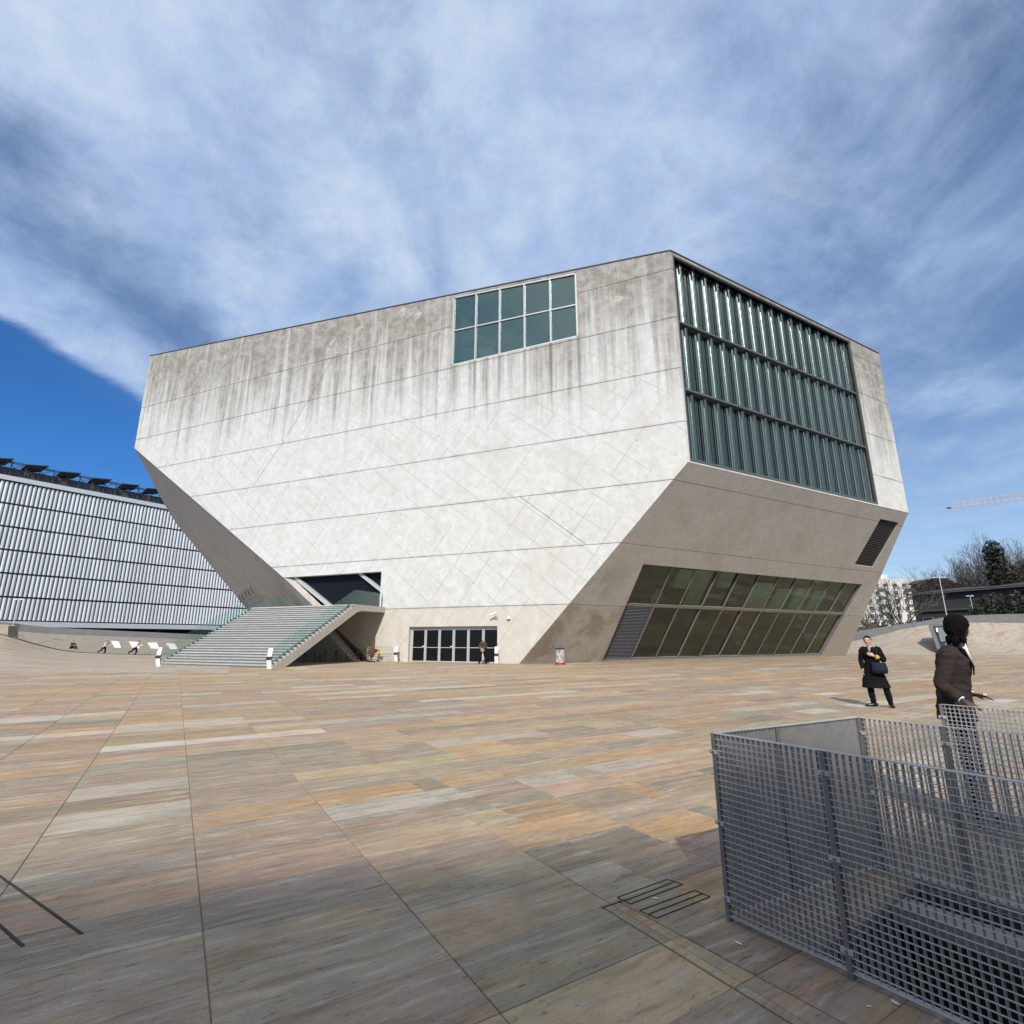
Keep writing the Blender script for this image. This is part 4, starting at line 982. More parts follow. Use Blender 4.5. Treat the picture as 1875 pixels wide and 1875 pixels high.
# wall camera and wall lamp
t = thing('security_camera', 'small white security camera on the wall above the glass doors', 'camera', tuple(F(2.45, 3.35)))
mb = MB(); mb.tube([F(2.62, 3.2, 0), F(2.62, 3.2, -.25), F(2.5, 3.42, -.42)], .035, 6); mb.build('arm', M['frame'], t)
mb = MB(); mb.bar(F(2.2, 3.34, -.45), F(2.65, 3.52, -.33), .085, .08, tuple(NF)); mb.build('housing', M['white'], t)
t = thing('wall_lamp', 'small pale wall lamp to the right of the security camera', 'lamp', tuple(F(3.5, 3.2)))
mb = MB(); mb.prism([F(3.40, 3.04), F(3.60, 3.04), F(3.58, 3.20), F(3.42, 3.20)], NF * -.12); mb.build('shade', M['white'], t)
mb = MB(); mb.prism([F(3.39, 3.0), F(3.61, 3.0), F(3.61, 3.035), F(3.39, 3.035)], NF * -.14); mb.build('base', M['rubber'], t)
# letters on the underside left of the stair: two lines, too small to read, kept as raised strokes
nl = -nL
def Lp(px, py): return onplane(px, py, P0_, nL) + nl * 0.04
lt = hall
M['letter'] = plain('oxidised_letter_metal', (0.15, 0.145, 0.135), 0.6)
for k in range(5):                                        # tall thin raised letters with heavier feet, too blurred in the photo to read
    xa, ya, xb, yb = 437.5 + 5.3 * k, 1090 - 4.1 * k, 440.5 + 5.5 * k, 1101.5 - 3.9 * k
    mb = MB(); mb.bar(Lp(xa, ya), Lp(xb, yb), .07, .05); mb.bar(Lp(xa + 1.4, ya - .9), Lp(xa - .3, ya + .3), .07, .05); mb.bar(Lp(xb - .9, yb + .4), Lp(xb + 1.6, yb - .5), .12, .09)
    mb.build('letter_stroke', M['letter'], hall)

# ================================================================== left: metal clad block
bD = 82.0; vL = hdir(1613); p0 = atdepth(0, 1172, bD); nb = V((-vL.y, vL.x, 0))
if nb.y < 0: nb = -nb
def LB(s_, z, dep=0.0): return V((p0.x, p0.y, 0)) + vL * s_ + V((0, 0, z)) + nb * dep
def LBs(px, py): return (onplane(px, py, p0, nb) - p0).dot(vL)
def LBz(px, py): return onplane(px, py, p0, nb).z
zt = LBz(0, 877.5); zb = LBz(0, 1136.4)
tier = (zt - zb) / 6; s0 = -14.0; s1 = 46.0
sp = (LBs(9.3, 1000) - LBs(0, 1000))
blk = thing('office_block', 'long grey block clad in six tiers of white metal tubes at the left', 'building', tuple(LB(0, 0)))
mb = MB(); mb.box(LB((s0 + s1) / 2, (zt + zb) / 2, 12.3), (s1 - s0) / 2, 12, (zt - zb) / 2 + .4, tuple(vL), tuple(nb)); mb.build('facade_backing', M['tubeback'], blk)
ztb = LBz(0, 869); zbb = LBz(0, 1146.5)
mb = MB(); mb.box(LB((s0 + s1) / 2, (zt + ztb) / 2 + .05, .1), (s1 - s0) / 2, .5, (ztb - zt) / 2, tuple(vL), tuple(nb)); mb.build('top_band', M['tube'], blk)
mb = MB(); mb.box(LB((s0 + s1) / 2, (zb + zbb) / 2 - .05, .1), (s1 - s0) / 2, .5, (zb - zbb) / 2, tuple(vL), tuple(nb)); mb.build('bottom_band', M['tube'], blk)
for k in range(1, 6):
    mb = MB(); mb.box(LB((s0 + s1) / 2, zb + tier * k, .12), (s1 - s0) / 2, .12, .09, tuple(vL), tuple(nb)); mb.build('ledge', M['tubeback'], blk)
mb = MB(); n = 10; rr = sp * .41; h0, h1 = .15, tier - .15
for i in range(n):
    a_, b_ = math.pi * i / n, math.pi * (i + 1) / n
    pa = vL * (-rr * math.cos(a_)) - nb * (rr * 1.1 * math.sin(a_)); pb = vL * (-rr * math.cos(b_)) - nb * (rr * 1.1 * math.sin(b_))
    mb.poly([pa + V((0, 0, h0)), pb + V((0, 0, h0)), pb + V((0, 0, h1)), pa + V((0, 0, h1))])
for hz in (h0, h1): mb.poly([vL * (-rr * math.cos(math.pi * i / n)) - nb * (rr * 1.1 * math.sin(math.pi * i / n)) + V((0, 0, hz)) for i in range(n + 1)])
tme = mb.mesh('metal_tube', M['tube'], False)
bmx = bmesh.new(); bmx.from_mesh(tme); bmesh.ops.remove_doubles(bmx, verts=bmx.verts, dist=1e-4); bmesh.ops.recalc_face_normals(bmx, faces=bmx.faces); bmx.to_mesh(tme); bmx.free()
ncol = int((s1 - s0) / sp); first = int((-2.6 - s0) / sp) ; cnt = 0; base_v = [tuple(v_.co) for v_ in tme.vertices]; base_f = [tuple(p.vertices) for p in tme.polygons]
rest = MB()
for c_ in range(ncol):
    for k in range(6):
        P_ = LB(s0 + (c_ + .5) * sp, zb + tier * k, .05)
        if c_ >= first and cnt < 300: put('metal_tube', tme, blk, Matrix.Translation(P_)); cnt += 1
        else:
            b = len(rest.v); rest.v += [tuple(V(q_) + P_) for q_ in base_v]; rest.f += [tuple(b + i for i in f) for f in base_f]
tag(rest.build('metal_tubes', M['tube'], blk), kind='stuff')
zr = LBz(0, 843)
mb = MB(); mb.box(LB((s0 + s1) / 2 - 1, (ztb + zr) / 2 - .5, 6), (s1 - s0) / 2, 4.6, (zr - ztb) / 2, tuple(vL), tuple(nb)); mb.build('plant_storey', M['roofdark'], blk)
zq = LBz(0, 838)
mb = MB()
for z_ in (zr + .2, zq): mb.bar(LB(s0, z_, 1.0), LB(s1, z_, 1.0), .14)
for k in range(0, 34):
    a_ = s0 + k * 1.8; mb.bar(LB(a_, ztb, 1.0), LB(a_, zq, 1.0), .10); mb.bar(LB(a_, zr - .8, 1.0), LB(a_ + 1.8, zq, 1.0), .08); mb.bar(LB(a_ + 1.8, ztb, 1.0), LB(a_, zr, 1.0), .07)
tag(mb.build('roof_lattice', M['roofdark'], blk), kind='stuff')
pb_ = p0 + nb * 3.0
for (tx, ty) in ((26, 841), (90, 854), (149, 867), (205, 878.5), (256, 889), (300, 897)):
    f = 1 - tx * .0011
    c4 = [onplane(tx - 46 * f, ty - 3, p0, nb), onplane(tx, ty, p0, nb), onplane(tx - 18 * f, ty + 12 * f, pb_, nb), onplane(tx - 64 * f, ty + 12 * f, pb_, nb)]
    mb = MB(); mb.prism(c4, (0, 0, .12)); mb.build('roof_fin', M['roofdark'], blk)
mb = MB(); mb.box(LB((s0 + s1) / 2, zbb / 2, 9), (s1 - s0) / 2, 5, zbb / 2, tuple(vL), tuple(nb)); mb.build('ground_storey', M['dark'], blk)
for k in range(7):
    mb = MB(); mb.box(LB(s0 + 4 + k * 8, zbb / 2, 1.2), .35, .35, zbb / 2, tuple(vL), tuple(nb)); mb.build('column', M['tubeback'], blk)

# ================================================================== rolling ends of the plaza
def loft(name, rows, mat, parent=None, kind=None, smooth=True, label=None, cat=None):
    v = []; f = []; n = len(rows[0])
    for r in rows: v += [tuple(p) for p in r]
    for i in range(len(rows) - 1):
        for j in range(n - 1): f.append((i * n + j, i * n + j + 1, (i + 1) * n + j + 1, (i + 1) * n + j))
    me = bpy.data.meshes.new(name); me.from_pydata(v, [], f); me.update()
    if smooth: me.shade_smooth()
    me.materials.append(mat); o = put(name, me, parent)
    return tag(o, label, cat, None, kind)
def resample(ctrl, n):
    out = []
    for k in range(n):
        t_ = k / (n - 1) * (len(ctrl) - 1); i = min(int(t_), len(ctrl) - 2); f = t_ - i
        p = [ctrl[max(0, min(len(ctrl) - 1, i + o))] for o in (-1, 0, 1, 2)]
        out.append(tuple(0.5 * ((2 * p[1][q]) + (-p[0][q] + p[2][q]) * f + (2 * p[0][q] - 5 * p[1][q] + 4 * p[2][q] - p[3][q]) * f * f + (-p[0][q] + 3 * p[1][q] - 3 * p[2][q] + p[3][q]) * f ** 3) for q in range(len(p[1]))))
    return out
rp = resample([(1490, 1186, 1183, 70), (1560, 1174, 1160, 72), (1600, 1166, 1152, 73), (1650, 1153, 1144, 73), (1700, 1144, 1137, 73), (1740, 1140, 1130, 73), (1800, 1140, 1126, 72),
               (1875, 1141, 1124, 71), (1980, 1143, 1124, 68), (2150, 1146, 1126, 62)], 46)
prof_ = [(i / 9, (i / 9) ** 1.55) for i in range(10)]
rows_ = []
for px, cy, wy, D in rp:
    crest = atdepth(px, cy, D); b_ = atdepth(px, 1172, 59 if px < 1900 else 59 - (px - 1900) * .03); b_.z = 0
    rows_.append([V((b_.x + (crest.x - b_.x) * t_, b_.y + (crest.y - b_.y) * t_, .005 + crest.z * h_)) for t_, h_ in prof_])
mound = loft('paved_slope', rows_, M['mound'], None, 'structure')
rw = []
for (px, cy, wy, D), r in zip(rp, rows_):
    c_ = r[-1]; tp = atdepth(px, wy, D + .3); back = V((0.3, 1.2, 0))
    rw.append([c_ + V((0, .02, -.4)), V((c_.x, c_.y + .25, tp.z)), V((c_.x, c_.y + .25, tp.z)) + back, V((c_.x, c_.y, -1)) + back])
loft('parapet', rw, M['darkstone'], None, None, False, 'dark stone parapet along the crest of the right paved slope', 'wall')
en = thing('entrance', 'dark glazed doorway cut into the paved slope behind the man', 'doorway', tuple(atdepth(1730, 1172, 61)))
eq = [atdepth(1703, 1145, 64), atdepth(1768, 1142, 64), atdepth(1772, 1199, 60), atdepth(1722, 1199, 60)]
mb = MB(); mb.prism(eq, (1.9, 2.3, 0)); mb.build('recess', M['dark'], en)
mb = MB()
for a_, b_ in ((0, 1), (3, 0)): mb.bar(eq[a_] + V((0, -.05, 0)), eq[b_] + V((0, -.05, 0)), .35, .3)
mb.build('frame', M['darkstone'], en)
ew = [atdepth(1714, 1149, 63.6), atdepth(1744, 1148, 63.6), atdepth(1747, 1174, 61.6), atdepth(1721, 1175, 61.6)]
mb = MB(); mb.prism([p + V((0, -.12, 0)) for p in ew], (0, .05, 0)); mb.build('pane', M['pane'] if False else plain('grey_teal_door', (.13, .165, .165), .3), en)
for (x_, ya, yb) in ((1715, 1150, 1157), (1718, 1161, 1170)):
    mb = MB(); mb.bar(atdepth(x_, ya, 63.2), atdepth(x_ + 1.2, yb, 62.6), .16, .05); mb.build('light_strip', M['white'], en)

lp_ = resample([(-140, 1148, 66), (0, 1153, 66), (40, 1156.5, 67), (100, 1161, 68), (200, 1165, 69), (330, 1170, 70), (450, 1174.5, 71), (600, 1178, 72)], 36)
rows_ = []
for px, cy, D in lp_:
    crest = atdepth(px, cy, D); b_ = atdepth(px, 1172, 57.5); b_.z = 0
    rows_.append([V((b_.x + (crest.x - b_.x) * t_, b_.y + (crest.y - b_.y) * t_, .005 + crest.z * t_ ** 1.35)) for t_, h_ in prof_])
farl = loft('far_paved_slope', rows_, M['moundgrey'], None, 'structure')
rw = [[r[-1] + V((0, .02, -.5)), V((r[-1].x, r[-1].y + .1, r[-1].z + .95 - .011 * i)), V((r[-1].x, r[-1].y + .5, r[-1].z + .95 - .011 * i)), V((r[-1].x, r[-1].y + .5, -1))] for i, r in enumerate(rows_)]
loft('retaining_wall', rw, M['darkstone'], None, None, False, 'low grey retaining wall under the metal clad block', 'wall')
np_ = resample([(-160, 1140, 44), (-60, 1150, 45), (0, 1162, 46), (20, 1167, 46.5), (60, 1178.5, 48), (110, 1190.5, 50), (160, 1195.5, 52), (230, 1198.2, 54), (330, 1199.2, 55.5), (420, 1200.5, 56)], 40)
rows_ = []
for px, cy, D in np_:
    crest = atdepth(px, cy, D); b_ = atdepth(px + 6, 1172, 27); crest.z = max(crest.z, .03); b_.z = 0
    rows_.append([V((b_.x + (crest.x - b_.x) * t_, b_.y + (crest.y - b_.y) * t_, .006 + crest.z * t_ ** 1.7)) for t_, h_ in prof_] + [V((crest.x + .2, crest.y + .3, crest.z - .02)), V((crest.x + .3, crest.y + .4, -.2))])
nearl = loft('near_paved_slope', rows_, M['mound'], None, 'structure')
mb = MB()
for a_, b_ in zip(rows_[:-1], rows_[1:]):
    p, q_ = a_[9] + V((0, .05, .01)), b_[9] + V((0, .05, .01))
    if p.z > .1: mb.bar(p, q_, .22, .05)
tag(mb.build('gutter', M['rubber']), 'thin dark gutter curving along the crest of the left paved slope', 'gutter')
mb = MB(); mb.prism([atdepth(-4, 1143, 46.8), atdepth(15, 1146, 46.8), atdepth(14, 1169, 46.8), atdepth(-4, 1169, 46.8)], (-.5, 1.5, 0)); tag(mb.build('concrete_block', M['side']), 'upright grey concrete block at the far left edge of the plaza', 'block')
for k, (xa, xb, xc, xd) in enumerate(((204, 218, 224, 212), (237, 253, 258, 245), (271, 288, 294, 279), (306, 321, 327, 314))):
    n_ = ['leftmost', 'second from the left', 'third from the left', 'rightmost'][k]
    Y1, Y0 = 66, 61.5
    def slopez(P_):
        f = max(0, min(1, (P_.y - 57.5) / 12)); return f
    c4 = []
    for (x_, Yq) in ((xa, 66.2), (xb, 66.2), (xc, 63.0), (xd, 63.0)):
        P_ = atdepth(x_, 1172, Yq); j = min(range(len(lp_)), key=lambda q_: abs(lp_[q_][0] - x_)); cz = atdepth(lp_[j][0], lp_[j][1], lp_[j][2]); t_ = (Yq - 57.5) / (lp_[j][2] - 57.5)
        c4.append(V((P_.x, P_.y, cz.z * t_ ** 1.35 + .05)))
    mb = MB(); mb.prism([p + V((0, 0, -.25)) for p in c4], (0, 0, .30)); tag(mb.build('skylight', M['white']), '%s of four white skylights on the grey slope' % n_, 'skylight', 'white skylights on the far slope')

def lamp_post(base, top_z, label, arm=1.2, r=.09):
    t = thing('lamp_post', label, 'lamp post', tuple(base)); H_ = top_z
    mb = MB(); mb.tube([(base.x, base.y, -.5), (base.x, base.y, H_)], [r, r * .6], 8); mb.build('pole', M['frame'], t)
    mb = MB(); mb.bar((base.x - arm, base.y, H_), (base.x + arm, base.y, H_ + .05), .1, .07); mb.build('arm', M['frame'], t)
    for s_ in (-1, 1): mb = MB(); mb.blob((base.x + s_ * arm * .85, base.y, H_ - .05), .28, .12, .06, 8, 5); mb.build('lamp_head', M['white'], t)
lb_ = atdepth(1736, 1140, 80); lamp_post(V((lb_.x, lb_.y, 0)), atdepth(1719, 1057, 80).z, 'tall thin pale lamp post in front of the old dark house', 1.0)
lb_ = atdepth(1783, 1125, 88); lamp_post(V((lb_.x, lb_.y, 0)), atdepth(1779, 1091, 88).z, 'shorter lamp post to the right in front of the dark house', .5, .08)
lb_ = atdepth(23, 1150, 60); lamp_post(V((lb_.x, lb_.y, 0)), atdepth(34, 1097, 60).z, 'thin pale lamp post before the metal clad block at far left', .4, .07)

# ================================================================== right background
ap = thing('apartment_block', 'far white apartment block with rows of windows behind bare trees', 'building', tuple(atdepth(1650, 1172, 190)))
aD = 190; ax0, ax1 = atdepth(1545, 1172, 195).x, atdepth(1697, 1172, 190).x; az1 = atdepth(1650, 1060, aD).z
mb = MB(); mb.prism([V((ax0, aD, 0)), V((ax1, aD, 0)), V((ax1, aD, az1)), V((ax0, aD, az1))], (0, 18, 0)); mb.build('wall', M['render'], ap)
mb = MB(); mb.prism([V((ax0, aD + 3, az1)), V((ax1 - 8, aD + 3, az1)), V((ax1 - 8, aD + 3, az1 + 1.9)), V((ax0, aD + 3, az1 + 1.9))], (0, 10, 0)); mb.build('roof_storey', M['render'], ap)
fl = 2.75; nf = int(az1 / fl)
wme = MB(); wme.box((0, 0, 0), .72, .05, .75); wme = wme.mesh('window', M['pane'])
sme = MB(); sme.box((0, 0, 0), .85, .22, .08); sme = sme.mesh('sill', M['white'])
cw = int((ax1 - ax0) / 3.3)
for j in range(1, nf):
    for i in range(cw):
        if random.random() < .06: continue
        wo_ = put('window', wme, ap, Matrix.Translation((ax0 + 1.9 + i * 3.3 + random.uniform(-.1, .1), aD - .06, az1 - j * fl + .3)))
        put('sill', sme, wo_, Matrix.Translation((0, -.1, -.85)) if False else None).location = (0, -.15, -.85)
for j in range(1, nf):
    for i in range(0, cw - 1, 3):
        mb = MB(); mb.box((ax0 + 3.4 + i * 3.3, aD - .7, az1 - j * fl - .6), 1.6, .65, .38); mb.build('balcony', M['render'], ap)
hs = thing('old_house', 'old dark stone house in the shade behind the right parapet', 'house', tuple(atdepth(1750, 1172, 98)))
h0_, h1_ = atdepth(1684, 1172, 104), atdepth(1990, 1172, 80); hz0 = atdepth(1684, 1088, 104).z
hd = (h1_ - h0_); hd.z = 0; hL = hd.length; hd.normalize(); hn = V((-hd.y, hd.x, 0)); hn = hn if hn.y > 0 else -hn
def HP(s_, z, dep=0.0): return V((h0_.x, h0_.y, 0)) + hd * s_ + V((0, 0, z)) + hn * dep
mb = MB(); mb.prism([HP(0, 0), HP(hL, 0), HP(hL, hz0), HP(0, hz0)], hn * 12); mb.build('wall', M['oldwall'], hs)
mb = MB(); e_ = .6; r1 = [HP(-e_, hz0, -e_), HP(hL + e_, hz0, -e_), HP(hL + e_, hz0, 12 + e_), HP(-e_, hz0, 12 + e_)]; r2 = [HP(5, hz0 + .9, 5), HP(hL - 5, hz0 + .9, 5), HP(hL - 5, hz0 + .9, 7), HP(5, hz0 + .9, 7)]
for i in range(4): mb.poly([r1[i], r1[(i + 1) % 4], r2[(i + 1) % 4], r2[i]])
mb.poly(r2); mb.poly(r1); mb.build('roof', M['rooftile'], hs)
mb = MB(); mb.bar(HP(-e_, hz0 - .15, -.4), HP(hL, hz0 - .15, -.4), .3, .3); mb.bar(HP(0, hz0 - 3.4, -.1), HP(hL, hz0 - 3.4, -.1), .3, .2); mb.build('cornice', M['darkstone'], hs)
for k in range(9):
    s_ = 2.4 + k * 4.3; z_ = hz0 - 6.3
    if s_ > hL - 2: break
    mb = MB(); mb.prism([HP(s_ - .8, z_ - 1.5, -.06), HP(s_ + .8, z_ - 1.5, -.06), HP(s_ + .8, z_ + 1.5, -.06), HP(s_ - .8, z_ + 1.5, -.06)], hn * .05); wo_ = mb.build('window', M['pane'], hs)
    mb = MB()
    for q_ in (-.9, .9): mb.bar(HP(s_ + q_, z_ - 1.6, -.12), HP(s_ + q_, z_ + 1.6, -.12), .22, .12)
    mb.bar(HP(s_ - 1, z_ + 1.65, -.12), HP(s_ + 1, z_ + 1.65, -.12), .25, .14); mb.build('frame', plain('house_window_surround', (.16, .155, .14), .9) if k == 0 else bpy.data.materials['house_window_surround'], wo_)
dm = thing('dormer_house', 'low red roofed house peeping over the dark house roof', 'house', tuple(atdepth(1740, 1172, 122)))
q0, q1 = atdepth(1722, 1172, 122).x, atdepth(1762, 1172, 122).x; zz0 = atdepth(1740, 1066, 122).z
mb = MB(); mb.prism([V((q0, 122, 0)), V((q1, 122, 0)), V((q1, 122, zz0)), V((q0, 122, zz0))], (0, 6, 0)); mb.build('wall', plain('faded_red_render', (.17, .11, .085), .9, var=.3), dm)
mb = MB(); mb.prism([V((q0 - .5, 121.5, zz0)), V((q1 + .5, 121.5, zz0)), V(((q0 + q1) / 2 + 1.4, 121.5, zz0 + .9)), V(((q0 + q1) / 2 - 1.4, 121.5, zz0 + .9))], (0, 7, 0)); mb.build('roof', M['rooftile'], dm)
gb = thing('gable_house', 'pale grey pitched roof behind the dark house', 'house', tuple(atdepth(1785, 1172, 128)))
c4 = [atdepth(1752, 1079, 128), atdepth(1790, 1061, 128), atdepth(1822, 1072, 128), atdepth(1822, 1085, 128)]
mb = MB(); mb.prism(c4, (0, 9, 0)); mb.build('roof', plain('pale_slate_roof', (.30, .28, .25), .8, var=.3), gb)
mb = MB(); zg = c4[0].z; mb.prism([V((c4[0].x + .5, 128.4, 0)), V((c4[3].x, 128.4, 0)), V((c4[3].x, 128.4, zg - .3)), V((c4[0].x + .5, 128.4, zg - .3))], (0, 8, 0)); mb.build('wall', M['oldwall'], gb)

def branches(mbb, p, d_, L, r, depth, rnd, spread=.55, up=.12, minr=.012):
    n = 3; pts = [p]; dd_ = V(d_)
    for k in range(n):
        dd_ = (dd_ + V((rnd.uniform(-.16, .16), rnd.uniform(-.16, .16), rnd.uniform(-.06, .12)))).normalized(); pts.append(pts[-1] + dd_ * L / n)
    mbb.tube(pts, [r, r * .9, r * .78, r * .64], 5 if depth > 3 else 3, cap=False)
    if depth == 0: return
    m_ = rnd.choice((2, 3, 3)) if depth > 1 else 3
    for k in range(m_ + (1 if depth > 3 else 0)):
        ax = V((rnd.uniform(-1, 1), rnd.uniform(-1, 1), rnd.uniform(-.25, .7))).normalized()
        nd = (dd_ * (1 - spread * .55) + ax * spread + V((0, 0, up))).normalized()
        st_p = pts[-1] if k == 0 else pts[rnd.choice((1, 2, 3))]
        branches(mbb, st_p, nd, L * rnd.uniform(.62, .86), max(minr, r * rnd.uniform(.48, .66)), depth - 1, rnd, spread, up, minr)
def bare_tree(base, H_, label, seed, depth=6, spread=.6, r=.3):
    rnd = random.Random(seed); t = thing('bare_tree', label, 'tree', tuple(base), 'leafless trees beyond the right slope')
    tr_ = MB(); top = base + V((rnd.uniform(-.3, .3), 0, H_ * .30)); tr_.tube([base + V((0, 0, -.5)), base + V((.1, 0, H_ * .15)), top], [r * 1.3, r, r * .8], 9); tr_.build('trunk', M['bark'], t)
    cr = MB()
    for k in range(5):
        a_ = k * 1.257 + rnd.uniform(-.4, .4); branches(cr, top - V((0, 0, rnd.uniform(0, H_ * .1))), V((math.cos(a_) * .7, math.sin(a_) * .7, .75)).normalized(), H_ * .26, r * .55, depth - 1, rnd, spread, .13, .014)
    branches(cr, top, V((0, 0, 1)), H_ * .26, r * .6, depth - 1, rnd, spread, .15, .014)
    tag(cr.build('crown', M['bark'], t), kind='stuff')
def leafy(mbb, c, rx, ry, rz, n, s_, rnd):
    for k in range(n):
        q_ = V((rnd.gauss(0, 1), rnd.gauss(0, 1), rnd.gauss(0, 1))).normalized() * (rnd.random() ** .45)
        p = V(c) + V((q_.x * rx, q_.y * ry, q_.z * rz)); a_ = V((rnd.uniform(-1, 1), rnd.uniform(-1, 1), rnd.uniform(-1, 1))).normalized(); b_ = a_.cross(V((rnd.uniform(-1, 1), rnd.uniform(-1, 1), rnd.uniform(-1, 1)))).normalized(); h = s_ * rnd.uniform(.6, 1.4)
        mbb.poly([p - a_ * h, p + b_ * h * .6, p + a_ * h, p - b_ * h * .5])
def leaf_tree(base, label, blobs, mat, seed, s_, tr_r=.3, name='evergreen_tree', trunk_top=None):
    rnd = random.Random(seed); t = thing(name, label, 'tree', tuple(base)); tt = trunk_top or blobs[0][0]
    mb = MB(); mb.tube([base, (base + V(tt)) / 2 + V((.2, 0, 0)), V(tt)], [tr_r * 1.3, tr_r, tr_r * .6], 8); mb.build('trunk', M['bark'], t)
    mb = MB()
    for (c, rx, ry, rz, n) in blobs: leafy(mb, c, rx, ry, rz, n, s_, rnd)
    tag(mb.build('crown', mat, t), kind='stuff')
def gp(px, D): p = atdepth(px, 1172, D); p.z = 0; return p
bare_tree(gp(1658, 88), 13.2, 'bare branching tree in front of the white apartment block', 3, 5, .62, .26)
bare_tree(gp(1612, 96), 9.0, 'smaller bare tree close to the hall\'s slanted corner', 8, 5, .6, .2)
bare_tree(gp(1806, 112), 19.5, 'tall bare tree rising over the dark house', 14, 7, .6, .4)
bare_tree(gp(1868, 100), 21.0, 'tallest bare tree at the right edge beside the ivy covered trunk', 22, 6, .6, .4)
bare_tree(gp(1930, 92), 17.0, 'bare tree just beyond the right edge of the view', 27, 6, .6, .4)
iv = gp(1855, 92)
leaf_tree(iv, 'dark ivy covered column of a tree at the right edge', [(iv + V((0, 0, 16.5)), 1.5, 1.5, 2.6, 900), (iv + V((.3, 0, 12.8)), 2.3, 2, 3.0, 1300), (iv + V((1.6, 0, 9)), 3.4, 2.5, 3.2, 1700), (iv + V((5, 0, 12)), 2.6, 2.5, 3.6, 1000)], M['ivy'], 4, .26)
pn = gp(1738, 118)
leaf_tree(pn, 'broad dark pine crown above the old house roof', [(pn + V((-.8, 0, 13.4)), 4.0, 3, 1.6, 1500), (pn + V((2.6, 0, 12.9)), 4.2, 3, 1.3, 1300), (pn + V((-3.4, 0, 11.0)), 2.0, 2, 2.0, 700), (pn + V((6, 0, 11.6)), 2.6, 2, 1.1, 600)], M['pine'], 5, .30, name='pine_tree')
hg = gp(1835, 86)
leaf_tree(hg, 'dark overgrown shrub mass before the house at the right edge', [(hg + V((0, 0, 5.2)), 4.5, 2, 4.0, 2400), (hg + V((6, 0, 5.6)), 5.0, 2, 4.2, 2600)], M['ivy'], 6, .26, name='tall_shrub')
bu = gp(1590, 84)
leaf_tree(bu, 'brownish shrub beside the hall\'s lower corner', [(bu + V((0, 0, 3.4)), 1.3, 1.2, 2.4, 900), (bu + V((1.0, 0, 2.6)), 1.2, 1.2, 1.8, 600)], plain('dry_leaf', (.14, .12, .075), .9, var=.5, scale=2), 7, .14, .12, 'shrub')
hd2 = gp(1640, 100)
leaf_tree(hd2, 'low dark hedge below the white apartment block', [(hd2 + V((-2, 0, 3.4)), 3.5, 1.2, .9, 900), (hd2 + V((3, 0, 3.9)), 3.5, 1.2, .9, 900)], M['ivy'], 9, .2, .15, 'hedge')

def car(loc, rz, label):
    t = thing('parked_car', label, 'car')
    outl = [(-2.1, .35), (-2.1, .85), (-1.95, 1.0), (-1.5, 1.45), (.4, 1.48), (1.0, 1.02), (2.0, .85), (2.12, .5), (2.1, .3)]
    mb = MB(); mb.prism([V((x, -.82, z)) for x, z in outl], (0, 1.64, 0)); bd = mb.build('body', M['car'], t)
    mb = MB(); mb.prism([V((x, -.83, z)) for x, z in ((-1.75, 1.02), (-1.42, 1.38), (.34, 1.4), (.86, 1.02))], (0, 1.66, 0)); mb.build('windows', M['pane'], t)
    for x in (-1.35, 1.35):
        for y in (-.8, .8): mb = MB(); mb.tube([(x, y - .1, .32), (x, y + .1, .32)], .32, 14); mb.build('wheel', M['rubber'], t)
    t.rotation_euler = (0, 0, rz); t.location = loc
c1 = gp(1612, 90); car(c1 + V((0, 0, 1.5)), .1, 'white parked car glimpsed over the parapet under the bare tree')
c1 = gp(1583, 80); car(c1 + V((0, 0, .6)), .6, 'white parked car half hidden by the hall\'s slanted corner')
mb = MB(); mb.box(gp(1612, 92) + V((0, 0, .75)), 14, 6, .75); o = mb.build('raised_street', M['asphalt']); tag(o, kind='structure')

# crane
cr_ = thing('tower_crane', 'pale red tower crane jib reaching in from the right edge', 'crane')
t0_ = atdepth(1738, 930, 260); t1_ = ground(1875, 913.5, t0_.z); jd = (t1_ - t0_).normalized(); jl = (t1_ - t0_).length
cr_.location = V((t0_ + jd * 62)) * 1.0; cr_.location.z = 0
side_ = V((-jd.y, jd.x, 0)); mb = MB(); Lj = 60.0; bay = 2.5
def jp(s_, k): 
    hgt = 0.0 if k else 2.3 + min(1.0, s_ / 20) * 1.3
    return t0_ + jd * s_ + (V((0, 0, hgt)) if not k else side_ * (.8 if k == 1 else -.8))
mb2 = MB()
for k in (0, 1, 2): mb2.bar(jp(.5 if k else 1.2, k), jp(Lj, k), .22 if not k else .26)
mb2.build('jib_chords', M['crane'], cr_)
for i in range(int(Lj / bay)):
    s_ = .8 + i * bay; mb = MB()
    for k in (1, 2): mb.bar(jp(s_, k), jp(s_ + bay / 2, 0), .12); mb.bar(jp(s_ + bay / 2, 0), jp(s_ + bay, k), .12)
    mb.bar(jp(s_, 1), jp(s_, 2), .10); mb.build('brace', M['crane'], cr_)
mb = MB(); mb.box(t0_, 1.0, .6, .35, tuple(jd), tuple(side_)); mb.build('jib_tip', M['roofdark'], cr_)
mb = MB(); tb = t0_ + jd * 61.5
for sx in (-1, 1):
    for sy in (-1, 1): mb.bar(V((tb.x + sx, tb.y + sy, 0)), V((tb.x + sx, tb.y + sy, t0_.z + 6)), .3)
for i in range(24):
    z_ = i * (t0_.z / 24); zz_ = (i + 1) * (t0_.z / 24); mb.bar(V((tb.x - 1, tb.y - 1, z_)), V((tb.x + 1, tb.y - 1, zz_)), .15); mb.bar(V((tb.x - 1, tb.y - 1, zz_)), V((tb.x - 1, tb.y + 1, z_)), .15)
mb.build('mast', M['crane'], cr_)

